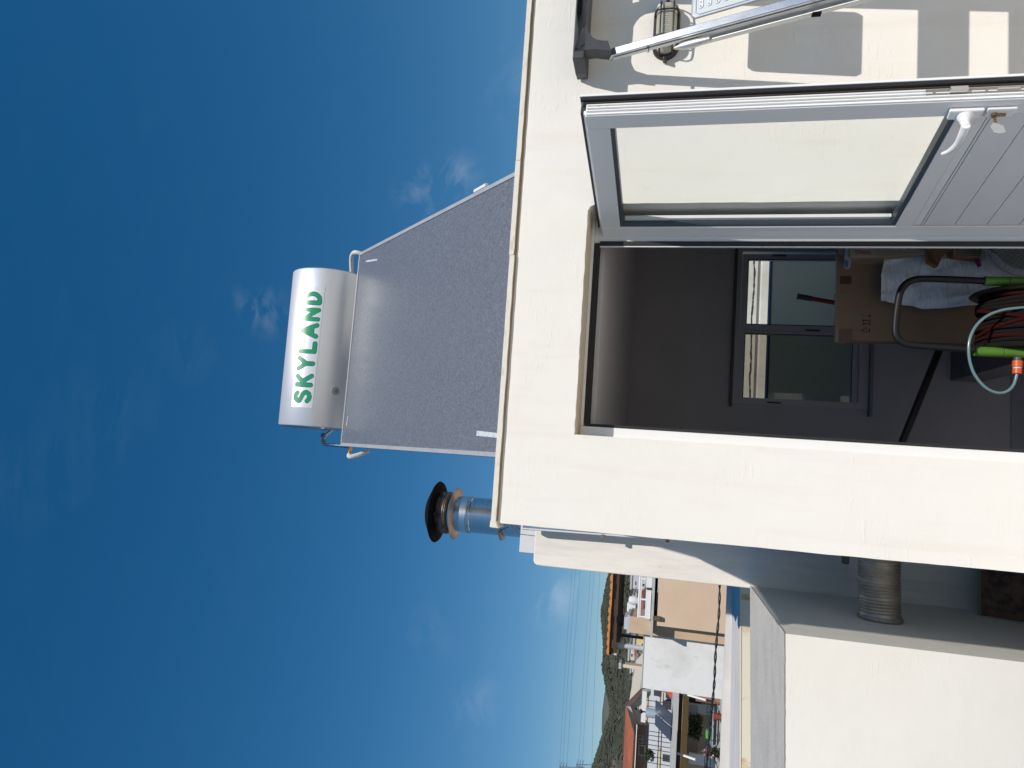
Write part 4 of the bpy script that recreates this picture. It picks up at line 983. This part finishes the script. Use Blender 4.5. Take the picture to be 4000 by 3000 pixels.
MB().lathe([(.09, ax0), (.09, ax1)], (0, cyR, zc0), 32, 'x').build('drum_core', SOOT, reel, smooth=True)
random.seed(5)
xw = ax0+.016; kk = 0
while xw < ax1-.014:
    rr_ = .168+random.uniform(-.008, .008); tilt = random.uniform(-.10, .10)
    pts = []
    for k in range(37):
        a = 2*pi*k/36; pts.append(Vector((xw+tilt*.08*sin(a)+.003*sin(3*a+kk), cyR+rr_*cos(a), zc0+rr_*sin(a))))
    MB().tube(pts, .0098, 8, cap=False).build('hose_turn', HOSER if kk % 4 == 1 else HOSEB, reel, smooth=True)
    xw += .0155; kk += 1
for (xa, xb, rr_) in ((ax0+.05, ax1-.05, .183), (ax1-.08, ax0+.03, .186)):
    pts = [Vector((xa+(xb-xa)*k/18, cyR-rr_*sin(pi*k/18*.9+.1), zc0+rr_*cos(pi*k/18*.9+.1))) for k in range(19)]
    MB().tube(pts, .0085, 8).build('hose_turn', HOSER, reel, smooth=True)
# legs of the reel down to the floor
for x_ in (at(3900, 1100, HY).x, at(3900, 1378, HY).x):
    MB().tube([(x_, HY, at(4060, 1240, HY).z), (x_, HY+.01, FLZ+.012)], .0118, 10).build('reel_leg', MATS['black_tube'], reel, smooth=True)
loop = [(4030, 1200), (3975, 1203), (3912, 1212), (3860, 1232), (3822, 1262), (3798, 1298), (3786, 1336), (3784, 1375), (3790, 1418), (3806, 1461), (3835, 1500), (3866, 1524), (3902, 1535), (3935, 1528), (3960, 1502), (3972, 1462)]
cl = tag(MB().tube(smoothpath([at(*q, HY-.06) for q in loop], 6), .0062, 10).build('clear_hose', HOSET, None, smooth=True), 'thin clear teal hose looping beside the lime green reel joint', 'hose')
con = thing('hose_connector', at(3975, 1430, HY-.04), 'bright orange quick connector at the end of the clear hose', 'connector')
def tubepx(p0, p1, Y, r, name, m, par, n=16): MB().tube([at(*p0, Y), at(*p1, Y)], r, n).build(name, m, par, smooth=True, bev=.0015)
tubepx((3975, 1395), (3975, 1409), HY-.04, .015, 'connector_neck', BLACKP, con)
tubepx((3975, 1409), (3974, 1434), HY-.04, .0195, 'connector_collar', ORANGE, con)
tubepx((3974, 1434), (3974, 1440), HY-.04, .0165, 'connector_ring', mat('ring_grey', (.5, .5, .5), .4), con)
tubepx((3974, 1440), (3973, 1460), HY-.04, .018, 'connector_nut', ORANGE, con)
# ================================================================== near ledge beyond the block
YL = 4.0
l0 = at(2890, 2290, YL); l1 = at(2890, 3100, YL); lb2 = atz(2840, 2600, (l0.z+l1.z)/2)
lg = thing('metal_capped_ledge', ((l0.x+l1.x)/2, YL+.6, GZ), 'long ledge with a chalky white top and rust streaked cream face', 'ledge')
zf = at(2935, 2290, YL).z
YL2 = lb2.y
mbl = MB().prism([(l1.x-.5, YL, l1.z-.02), (-.45, YL, l0.z+.02), (-.45, YL, -.6), (l1.x-.5, YL, -.6)], (0, .03, 0)); mbl.build('ledge_face', RUSTP, lg)
MB().prism([(l1.x-.5, YL-.006, l1.z-.016), (-.45, YL-.006, l0.z+.024), (-.45, YL-.006, l0.z+.012), (l1.x-.5, YL-.006, l1.z-.028)], (0, .005, 0)).build('ledge_lip', mat('worn_ledge_lip', (.70, .66, .56), .7, var=[(22, (.35, .16, .06), .62, .72)]), lg)
MB().prism([(l1.x-.5, YL+.031, l1.z-.0175), (-.45, YL+.031, l0.z+.0225), (-.45, YL2, lb2.z+.03), (l1.x-.9, YL2, lb2.z-.03)], (0, 0, -.05)).build('ledge_top', LEDGE, lg)
B('ledge_base', WHITEW, lg, l1.x-.45, -.5, YL+.04, YL2-.02, GZ, l1.z-.09)
B('ledge_rib', LEDGE, lg, l1.x-.45, -.5, YL2-.35, YL2-.31, l1.z-.03, l0.z+.028)
# black cable sagging across, two strands
cpts = [(2808, 2230), (2812, 2284), (2808, 2380), (2802, 2470), (2796, 2560), (2790, 2650), (2785, 2725), (2778, 2800), (2770, 2880), (2759, 3000), (2750, 3090)]
cb_ = [at(*q, 6.5) for q in cpts]
ca = thing('overhead_cable', cb_[5], 'thick black twisted cable strung in front of the white block and peach house', 'cable')
sp = smoothpath(cb_, 10)
for ph in (0, pi):
    MB().tube([p+Vector((0, .008*cos(i*.5+ph), .010*sin(i*.5+ph)+.004*sin(i*.21))) for i, p in enumerate(sp)], .0085, 6).build('cable_strand', CABLE, ca, smooth=True)
# ================================================================== neighbouring buildings
def PX(x0, x1, y0, y1, Y):
    """world X/Z extents of a picture rectangle (x0..x1, y0..y1) at depth Y"""
    xm, ym = (x0+x1)/2, (y0+y1)/2
    return at(xm, y1, Y).x, at(xm, y0, Y).x, at(x1, ym, Y).z, at(x0, ym, Y).z
def PB(name, m, par, x0, x1, y0, y1, Y, th, zbot=None, bev=0):
    a, b, c, d = PX(x0, x1, y0, y1, Y)
    if zbot is not None: c = zbot
    return MB().box(a, b, Y, Y+th, c, d).build(name, m, par, bev=bev)
def window(par, x0, x1, y0, y1, Y, fm=WHITE, pm=GLASSD):
    a, b, c, d = PX(x0, x1, y0, y1, Y); t = min(b-a, d-c)*.12
    f = MB().box(a, a+t, Y-.04, Y+.0-.002, c, d).box(b-t, b, Y-.04, Y-.002, c, d).box(a+t, b-t, Y-.04, Y-.002, d-t, d).box(a+t, b-t, Y-.04, Y-.002, c, c+t).build('window', fm, par)
    MB().box(a+t, b-t, Y-.02, Y-.003, c+t, d-t).build('pane', pm, f)
# peach house
ph = thing('peach_house', (-1.5, 14, GZ), 'peach rendered house with white roof parapet beside the tall rear wall', 'house')
xa = at(2700, 2460, 12).x
zr_ = at(2570, 2350, 12).z
MB().box(xa, 3.0, 12, 17.5, GZ, zr_).build('house_wall', PEACH, ph)
sa, sb_ = at(2500, 2476, 12.35).x, at(2500, 2412, 12.35).x
MB().box(sa, sb_, 12.35, 13.2, GZ, at(2459, 2440, 12.35).z).build('chimney_shaft', PEACH2, ph)
MB().box(xa-.22, 3.0, 11.93, 17.6, at(2553, 2400, 11.93).z, at(2543, 2400, 11.93).z).build('roof_slab', CONC, ph)
MB().box(at(2530, 2417, 12.0).x, 3.0, 12.0, 12.2, at(2543, 2340, 12).z, at(2522, 2340, 12.).z).build('roof_parapet', WHITE, ph)
zrl = at(2500, 2330, 12.1).z
for pxr in (2497, 2503): 
    zq = at(pxr, 2330, 12.1).z; MB().tube([(at(pxr, 2412, 12.1).x, 12.1, zq), (3.0, 12.1, zq)], .022 if pxr < 2500 else .014, 8).build('railing_bar', WHITE, ph, smooth=True)
for py_ in (2260, 2340, 2408):
    q = at(2500, py_, 12.1); MB().tube([(q.x, 12.1, at(2522, py_, 12.1).z), (q.x, 12.1, zrl+.02)], .018, 6).build('railing_post', WHITE, ph)
q = at(2562, 2414, 11.9); MB().box(q.x-.05, q.x+.03, 11.90, 11.98, q.z-.08, q.z+.06).build('rain_spout', WOODM, ph)
q = at(2535, 2300, 11.98); MB().box(q.x-.02, q.x+.02, 11.97, 11.999, q.z-.10, q.z+.05).build('parapet_hook', DARKR, ph)
# ventilator on the shaft
vt = thing('roof_ventilator', ((sa+sb_)/2, 12.7, at(2459, 2440, 12.35).z), 'black ribbed turbine ventilator on the peach chimney shaft', 'ventilator')
zv = at(2459, 2440, 12.35).z; xv = (sa+sb_)/2
MB().box(sa-.02, sb_+.02, 12.35, 13.0, zv, zv+.05).box(sa+.04, sb_-.04, 12.42, 12.9, zv+.05, zv+.12).build('ventilator_base', GREYL, vt)
rv = (at(2419, 2415, 12.5).x-at(2419, 2457, 12.5).x)/2
MB().lathe([(rv*.5, 0), (rv*.9, rv*.25), (rv, rv*.7), (rv*.85, rv*1.2), (rv*.45, rv*1.5), (0, rv*1.6)], (xv, 12.65, zv+.12), 24).build('ventilator_drum', SOOT, vt, smooth=True)
for k in range(14):
    a = 2*pi*k/14; pts = [Vector((xv+rr2*cos(a+h2*.6)*1.05, 12.65+rr2*sin(a+h2*.6)*1.05, zv+.12+h2*rv)) for rr2, h2 in ((rv*.5, 0), (rv*.9, .25), (rv, .7), (rv*.85, 1.2), (rv*.45, 1.5))]
    MB().tube(pts, .012, 5).build('ventilator_vane', SOOT, vt)
# tiled canopy
cn = thing('tiled_canopy', (-1.8, 15, 2), 'orange tiled canopy with dark wooden underside above the peach house', 'canopy')
YN = 13.3
nL, nR = at(2379, 2556, YN), at(2389, 2230, YN); zn = nL.z
zu = at(2397, 2400, YN).z
fL = atz(2427, 2480, zu-.05); YFr = fL.y
XN0, XN1 = nL.x, 2.6; XF0 = fL.x
zfar = zu
MB().prism([(XN0, YN, zu), (XN1, YN, zu), (XN1, YFr, zfar), (XF0, YFr, zfar)], (0, 0, .05)).build('canopy_deck', WOODD, cn)
nb = 9
for k in range(nb):
    t = (k+.5)/nb; y = YN+(YFr-YN)*t; x0_ = XN0+(XF0-XN0)*t
    MB().box(x0_+.03, XN1, y-.035, y+.035, zu-.07, zu-.001).build('canopy_beam', WOODM if k == 3 else WOODD, cn)
MB().prism([(XN0, YN, zu-.11), (XN0, YN, zu+.05), (XF0, YFr, zu+.05), (XF0, YFr, zu-.11)], (.04, 0, 0)).build('gable_board', CREAMB, cn)
MB().box(XN0+.05, XN1, YN-.02, YN+.02, zu-.09, zu+.03).build('eave_board', WOODD, cn)
x = XN0; tm = None; k = 0
tl_ = MB()
for k2 in range(9):
    a = pi*k2/8
proto = None
while x < 0.2:
    if proto is None:
        m_ = MB(); ring0 = [Vector((-.085*cos(pi*i/8), 0, .060*sin(pi*i/8))) for i in range(9)]
        n0 = len(m_.v); m_.v += [tuple(p) for p in ring0] + [tuple(p+Vector((0, 3.2, .0))) for p in ring0]
        for i in range(8): m_.f.append((i, i+1, 9+i+1, 9+i)); m_.mi.append(0)
        m_.f.append(tuple(range(9))); m_.mi.append(0)
        proto = m_.build('roof_tile', TILEO, cn); pm_ = proto.data
        o = proto
    else:
        o = bpy.data.objects.new('roof_tile', pm_); COL.objects.link(o); o.parent = cn
    o.location = Vector((x+.09, YN-.09+random.uniform(-.02, .02), zu+.055+random.uniform(-.006, .006))) - cn.location
    x += .178
MB().box(XN0, XN1, YN-.06, YFr, zu+.051, zu+.06).build('tile_bed', TILEO, cn)
def post(px0, py0, px1, py1, Y, r, m, lab, name='canopy_post', par=None):
    a, b = at(px0, py0, Y), at(px1, py1, Y); a.x = b.x = (a.x+b.x)/2
    return MB().tube([a, b], r, 8).build(name, m, par, smooth=True)
post(2400, 2518, 2530, 2534, 13.5, .055, GREYL, '', 'canopy_post', cn)
post(2428, 2482, 2530, 2494, 14.2, .035, DARKR, '', 'canopy_post', cn)
# white block
wbk = thing('white_block', (-3.6, 15, GZ), 'big windowless white block with weathered whitewash left of the peach house', 'building')
BW = 12.6
xw0, xw1 = at(2600, 2700, BW).x, at(2600, 2488, BW).x
a_ = MB().box(xw0, xw1+.02, BW, 17.5, GZ, at(2512, 2600, BW).z); a_.build('block_wall', WHITEW, wbk)
MB().box(xw0-.01, xw1+.02, BW-.01, 17.5, at(2512, 2600, BW).z+.001, at(2510, 2600, BW).z+.01).build('block_cap', CONC, wbk)
pc2 = tag(PB('pillar', mat('pillar_cream', (.68, .57, .44), .8), None, 2424, 2515, 2599, 2612, 14.5, .2, at(2515, 2600, 14.5).z-.3), 'slim cream pillar rising behind the top of the white block', 'pillar')
MB().box(pc2.data.vertices[0].co.x-.03, pc2.data.vertices[1].co.x+.03, 14.46, 14.74, at(2427, 2600, 14.5).z, at(2422, 2600, 14.5).z+.03).build('pillar_cap', CONC, pc2)
# far small houses
def smallhouse(name, lab, wall, x0, x1, y0, y1, Y, wins=(), roof=None, rm=TERRA, grp=None):
    a, b, c, d = PX(x0, x1, y0, y1, Y)
    h = thing(name, ((a+b)/2, Y+3, GZ), lab, 'house')
    MB().box(a, b, Y, Y+6, GZ, d).build('house_wall', wall, h)
    for w_ in wins: window(h, *w_, Y)
    if roof:
        e = (b-a)*.04
        zr0 = d; hgt = (at(roof, (y0+y1)/2, Y+3).z-d)
        MB().prism([(a-e, Y-.3, zr0), (a-e, Y+3, zr0+hgt), (a-e, Y+6.3, zr0)], (b-a+2*e, 0, 0)).build('roof', rm, h)
    else:
        MB().box(a-.1, b+.1, Y-.1, Y+6.1, d, d+.18).build('roof', CONC, h)
    return h
smallhouse('far_house', 'lilac white far house between the canopy and the peach parapet', LILAC, 2470, 2540, 2200, 2302, 70, [(2480, 2486, 2270, 2286), (2508, 2520, 2278, 2292), (2482, 2486, 2292, 2298)])
smallhouse('far_house', 'pale blue grey far house with a white water tank, below the canopy', GREYL, 2488, 2540, 2322, 2352, 75, [(2496, 2503, 2330, 2344)])
smallhouse('far_house', 'low brown roofed far house behind the peach chimney shaft', PINKB, 2484, 2540, 2352, 2405, 80, [])
smallhouse('far_house', 'white far house with a red tiled roof seen under the white railing', WHITE, 2514, 2540, 2345, 2412, 55, [(2518, 2523, 2360, 2372)], 2503, TERRA)
smallhouse('far_house', 'pale yellow far house behind the black canopy post', YELLOW, 2480, 2540, 2488, 2546, 60, [(2505, 2512, 2512, 2526)])
smallhouse('far_house', 'small cream far house with one dark window above the red roofs', CREAMB, 2459, 2500, 2537, 2580, 72, [(2464, 2472, 2552, 2566)])
smallhouse('far_house', 'long olive far house under a red tiled roof right of the slim pillar', mat('olive_wall', (.34, .32, .17), .8), 2487, 2540, 2552, 2600, 58, [(2492, 2508, 2562, 2574), (2492, 2508, 2582, 2596)], 2476, TERRA)
smallhouse('far_house', 'long far house under a red tiled roof left of the slim pillar', YELLOW, 2487, 2540, 2612, 2655, 58.5, [(2492, 2506, 2618, 2628), (2492, 2506, 2638, 2650)], 2475, TERRA)
smallhouse('far_house', 'cream far house with a square dark window beyond the corner of the white block', CREAMB, 2478, 2540, 2652, 2700, 50, [(2482, 2496, 2662, 2676)])
smallhouse('far_house', 'small white far house at the foot of the hill behind the red roofs', WHITE, 2466, 2500, 2612, 2628, 85, [])
smallhouse('far_house', 'tiny pinkish far house beside the dish, at the foot of the hill', PEACH, 2475, 2500, 2328, 2340, 95, [])
tk2 = at(2476, 2345, 74); tag(MB().lathe([(.0, .55), (.35, .5), (.5, .0), (.35, -.5), (0, -.55)], tk2, 16).build('water_tank', WHITE, None, smooth=True), 'round white water tank on the roof of the pale blue grey far house', 'water tank')
tk3 = at(2467, 2375, 79); tag(MB().box(tk3.x-.5, tk3.x+.5, 79, 80, tk3.z-.5, tk3.z+.5).build('roof_tank', WHITE, None, bev=.1), 'small white cube on the roof of the low brown roofed house', 'tank')
# red roofed house on the left
YR = 30
rh = thing('red_roofed_house', (-12, YR+4, GZ), 'cream gabled house with a large red tiled roof at the left edge', 'house')
rg = at(2447, 2748, YR); gr_ = at(2498, 2705, YR); gl2 = at(2480, 2826, YR)
eL = at(2480, 2826, YR)
MB().prism([(gl2.x, YR, GZ), (gr_.x, YR, GZ), (gr_.x, YR, gr_.z), (rg.x, YR, rg.z-.1), (gl2.x, YR, gl2.z)], (0, 7, 0)).build('gable_wall', CREAMB, rh)
# roof running left: ridge along X
xfar = at(2440, 3100, YR).x
zridge = at(2440, 2752, YR+3).z; zeave = at(2474, 2900, YR-.6).z
MB().prism([(rg.x+.05, YR-.3, rg.z), (xfar, YR-.3+2, at(2436, 2990, YR+2).z), (xfar, YR-1.2, at(2468, 2990, YR-1.2).z), (gl2.x, YR-1.2, at(2479, 2826, YR-1.2).z)], (0, .12, .02)).build('roof', TERRA, rh)
MB().prism([(rg.x, YR-.32, rg.z+.02), (gr_.x+.25, YR-.32, gr_.z-.1), (gr_.x+.25, YR-.32, gr_.z-.28), (rg.x, YR-.32, rg.z-.17)], (0, .3, 0)).build('roof', mat('gable_edge', (.12, .07, .055), .7), rh)
MB().prism([(rg.x, YR-.34, rg.z-.02), (gl2.x-.1, YR-.34, gl2.z-.05), (gl2.x-.1, YR-.34, gl2.z-.2), (rg.x, YR-.34, rg.z-.2)], (0, .03, 0)).build('verge_board', GREYL, rh)
MB().box(xfar, gl2.x, YR+.4, YR+6, GZ, at(2479, 2900, YR+.4).z).build('side_wall', PINKB, rh)
MB().box(xfar, gl2.x, YR-1.25, YR-1.1, at(2476, 2900, YR-1.2).z-.12, at(2476, 2900, YR-1.2).z+.02).build('gutter', WOODD, rh)
window(rh, 2476, 2492, 2758, 2774, YR)
window(rh, 2492, 2508, 2790, 2800, YR+.4); window(rh, 2494, 2512, 2872, 2884, YR+.4); window(rh, 2494, 2512, 2888, 2902, YR+.4); window(rh, 2494, 2520, 2910, 2950, YR+.4)
PB('balcony_rail', WHITE, rh, 2482, 2485, 2830, 3000, YR-1.3, .05)
# rooftop terrace house nearer, with slab, awning and balcony
YT = 20
th = thing('terrace_house', (-7.5, YT+4, GZ), 'ochre and peach house with a roof terrace and balcony at the lower left', 'house')
def PT_(name, m, x0, x1, y0, y1, Y, t, zb=None): return PB(name, m, th, x0, x1, y0, y1, Y, t, zb)
PT_('roof_slab', CONC, 2626, 2644, 2660, 3100, YT, 5)
PT_('terrace_back_wall', mat('terrace_wall_white', (.60, .62, .66), .8), 2533, 2632, 2690, 3100, YT+6, .3)
PT_('terrace_side_wall', WHITE, 2506, 2524, 2700, 2822, YT+9, .3)
PT_('slab_shadow_strip', WOODD, 2645, 2660, 2690, 3100, YT+1.0, .1)  # dark strip painted in for the shadow under the roof slab
PT_('awning_valance', OCHRE, 2661, 2684, 2690, 3100, YT+.9, .06)
PT_('balcony_wall', mat('apricot_render', (.66, .48, .30), .8), 2684, 2830, 2660, 3100, YT+2.2, .3)
PT_('balcony_slab', CONC, 2812, 2836, 2640, 3100, YT-.2, 3)
PT_('lower_wall', OCHRE, 2837, 2900, 2640, 3100, YT+.3, 2, GZ)
PT_('door_panel', WHITE, 2690, 2812, 2755, 2792, YT+2.0, .1); PT_('door_panel', WHITE, 2690, 2806, 2950, 2992, YT+1.6, .1)
PT_('shade_panel', mat('grey_lilac_door', (.40, .41, .46), .7), 2690, 2726, 2756, 2791, YT+1.9, .05)  # grey lilac panel over the upper part of the white door
PT_('balcony_window', GLASSD, 2690, 2740, 2718, 2746, YT+2.05, .1)
PT_('beige_pier', PINKB, 2684, 2726, 2882, 2945, YT+2.0, .1)
for py_ in (2705,):
    a, b = at(2718, 2733, YT+.2), at(2830, 2742, YT+.2); MB().tube([(b.x, YT+.2, a.z), (b.x, YT+.2, b.z)], .10, 8).build('brown_post', mat('brown_post_paint', (.30, .16, .10), .7), th)
for (p0, p1) in (((2664, 2708), (2758, 2735)), ((2647, 2943), (2718, 2968))):
    MB().tube([at(*p0, YT+.4), at(*p1, YT-.1)], .035, 6).build('awning_arm', WHITE, th)
# balcony railing
zt2 = at(2757, 2870, YT-.2).z; zb2 = at(2811, 2870, YT-.2).z; x0_, x1_ = at(2790, 3100, YT).x, at(2790, 2735, YT).x
for zq in (zt2, (zt2*.6+zb2*.4)): MB().tube([(x0_, YT-.2, zq), (x1_, YT-.2, zq)], .015, 5).build('railing_bar', DARKR, th)
k = 0; x = x0_
while x < x1_:
    MB().tube([(x, YT-.2, zb2), (x, YT-.2, zt2)], .012, 4).build('railing_post', DARKR, th)
    MB().tube([(x, YT-.2, zb2), (x+.4, YT-.2, (zt2+zb2)/2), (x+.8, YT-.2, zb2)], .008, 4).build('railing_scroll', DARKR, th); x += .8
# hanging vine
random.seed(12)
def leafcloud(name, m, x0, x1, y0, y1, Y, n, s, lab, cat, ragged=.3):
    a, b, c, d = PX(x0, x1, y0, y1, Y); mb_ = MB()
    for i in range(n):
        p = Vector((random.uniform(a, b), Y+random.uniform(-.15, .15), random.uniform(c-(d-c)*ragged*random.random(), d)))
        e = Vector((random.uniform(-1, 1), random.uniform(-1, 1), random.uniform(-1, 1))).normalized()*s*random.uniform(.6, 1.2); f_ = e.cross(Vector((random.random(), random.random(), 1))).normalized()*s*.6
        mb_.quad([p, p+e*.5+f_*.5, p+e, p+e*.5-f_*.5])
    return tag(mb_.build(name, m), lab, cat)
leafcloud('hanging_vine', LEAF, 2696, 2730, 2796, 2880, YT+1.2, 900, .13, 'green vine hanging over the balcony of the terrace house', 'vine')
leafcloud('blossom_shrub', LEAFP, 2752, 2782, 2928, 2952, YT-.5, 120, .12, 'pink flowering shrub on the balcony of the terrace house', 'shrub')
leafcloud('balcony_plant', LEAF, 2778, 2800, 2925, 2950, YT-.45, 160, .12, 'green potted plant below the pink shrub', 'plant')
q = at(2800, 2800, YT-.35); tag(MB().lathe([(.07, -.14), (.12, .08), (.13, .10), (.10, .10)], q, 12).build('flower_pot', mat('pot_terracotta', (.36, .09, .05), .8), None, smooth=True), 'terracotta pot on the balcony railing of the terrace house', 'flower pot')
q = at(2770, 2868, YT-.35); tag(MB().box(q.x-.12, q.x+.12, YT-.45, YT-.25, q.z-.08, q.z+.10).build('green_crate', mat('crate_green', (.12, .32, .08), .6), None, bev=.03), 'small green box on the balcony railing of the terrace house', 'box')
q = at(2785, 2850, YT+.3); lch = thing('balcony_table', (q.x, YT+.3, at(2811, 2850, YT+.3).z), 'blue grey table on the balcony of the terrace house', 'table')
MB().box(q.x-.5, q.x+.6, YT+.1, YT+.6, q.z, q.z+.06).build('table_top', mat('table_blue', (.35, .42, .50), .6), lch)
for sx in (-.42, .52): MB().box(q.x+sx-.03, q.x+sx+.03, YT+.12, YT+.18, at(2811, 2850, YT+.3).z, q.z-.001).build('leg', GREYL, lch)
# rooftop water heater of the terrace house: tank and two tilted grey panels
wh = thing('twin_panel_heater', (at(2590, 2800, YT+1).x, YT+1, at(2626, 2800, YT+1).z), 'pale tank with two tilted dark grey panels on the terrace roof slab', 'solar heater')
ta, tb = at(2540, 2752, YT+2.2), at(2540, 2785, YT+2.2)
MB().tube([(tb.x, YT+2.2, at(2523, 2770, YT+2.2).z), (tb.x, YT+2.2, at(2560, 2770, YT+2.2).z)], (ta.x-tb.x)/2*1.1, 20).build('tank', TANKW, wh, smooth=True)
def ppanel(pts, Y0_, Y1_):
    q = [at(*pts[0], Y1_), at(*pts[1], Y0_), at(*pts[2], Y0_), at(*pts[3], Y1_)]
    MB().prism(q, (0, .08, -.03)).build('solar_panel', SOLAR, wh); 
ppanel([(2560, 2737), (2624, 2792), (2622, 2838), (2560, 2785)], YT+.6, YT+2.0)
ppanel([(2559, 2792), (2619, 2845), (2619, 2896), (2558, 2832)], YT+.6, YT+2.0)
# terrace railing behind
for pxr in (2524, 2572, 2583):
    a, b = at(pxr, 2705, YT+4), at(pxr, 3100, YT+4); MB().tube([(a.x, YT+4, (a.z+b.z)/2), (b.x, YT+4, (a.z+b.z)/2)], .018, 5).build('terrace_rail', DARKR, th)
for py_ in (2742, 2765, 2800, 2830, 2862, 2878, 2896, 2915, 2932, 2960, 2985):
    a = at(2575, py_, YT+4); MB().tube([(a.x, YT+4, at(2625, py_, YT+4).z), (a.x, YT+4, at(2524, py_, YT+4).z)], .013, 4).build('terrace_rail_post', DARKR, th)
# clutter on the terrace
PT_('terrace_window', GLASSD, 2554, 2588, 2700, 2720, YT+5.8, .1); PT_('terrace_window', GLASSD, 2590, 2622, 2735, 2770, YT+5.8, .1); PT_('terrace_window', GLASSD, 2588, 2610, 2950, 2975, YT+5.8, .1)
PT_('terrace_pier', YELLOW, 2574, 2584, 2930, 3000, YT+5.0, .2); PT_('terrace_pier', CREAMB, 2584, 2600, 2705, 2735, YT+5.6, .2)
q = at(2620, 2712, YT+3); tag(MB().prism([(q.x-.3, YT+3, q.z-.15), (q.x+.3, YT+3, q.z-.15), (q.x+.1, YT+3, q.z+.2)], (0, 1.2, 0)).build('red_awning', mat('awning_red', (.50, .10, .06), .7), None), 'small red awning on the terrace beside the white block', 'awning')
leafcloud('terrace_creeper', mat('dry_leaf', (.10, .12, .06), .9), 2522, 2545, 2935, 2960, YT+4, 220, .14, 'green creeper on the roof terrace railing at the left edge', 'creeper')
# antenna
an = thing('roof_antenna', at(2505, 2780, YT+8), 'thin rooftop antenna in front of the gable of the red roofed house', 'antenna')
a, b = at(2503, 2779, YT+8), at(2522, 2781, YT+8)
MB().tube([a, b], .03, 6).build('antenna_mast', DARKR, an); MB().lathe([(0, .12), (.12, 0), (0, -.12)], a, 10).build('antenna_head', DARKR, an)
# ================================================================== power lines and pylons far off
for i, (x0_, x1_) in enumerate([(2218, 2185), (2231, 2197), (2248, 2213), (2291, 2259), (2305, 2273), (2332, 2310)]):
    # from behind the rear wall at py 2235 to beyond the edge of view
    slope = (x1_-x0_)/525.; p = []
    for k in range(9):
        py_ = 2180+ (3150-2180)*k/8; t = (py_-2475)/525.; p.append(at(x0_+slope*(py_-2475)+4*(abs(t-.3)-.5), py_, 230))
    ln = tag(MB().tube(p, .030, 4).build('power_line', WIRE), ['highest', 'second highest', 'third highest', 'fourth highest', 'second lowest', 'lowest'][i]+' faint power line crossing the sky above the hill', 'power line', 'power lines above the hill')
for (px_, py_, arm, lab) in ((2185, 2998, 40, 'taller far pylon arm at the lower left corner of the sky'), (2250, 2988, 34, 'lower far pylon arm just above the dark hill')):
    py_l = thing('pylon', at(px_+60, py_, 235), lab, 'pylon')
    b = at(px_, py_-0, 235); bot = at(px_+90, py_+14, 235)
    for dx in (-.9, .9): MB().tube([b+Vector((dx*.25, 0, 0)), bot+Vector((dx*1.2, 0, 0))], .10, 4).build('pylon_leg', WIRE, py_l)
    for k in range(3):
        c = b.lerp(bot, .08+.12*k); MB().tube([c+Vector((-1.8, 0, .0)), c+Vector((0, 0, .35)), c+Vector((1.8, 0, 0))], .08, 4).build('pylon_arm', WIRE, py_l)
    for k in range(7):
        c0_, c1_ = b.lerp(bot, k/7), b.lerp(bot, (k+1)/7); s = 1 if k % 2 else -1; MB().tube([c0_+Vector((s*(.22+.14*k), 0, 0)), c1_+Vector((-s*(.22+.14*(k+1)), 0, 0))], .05, 4).build('pylon_brace', WIRE, py_l)
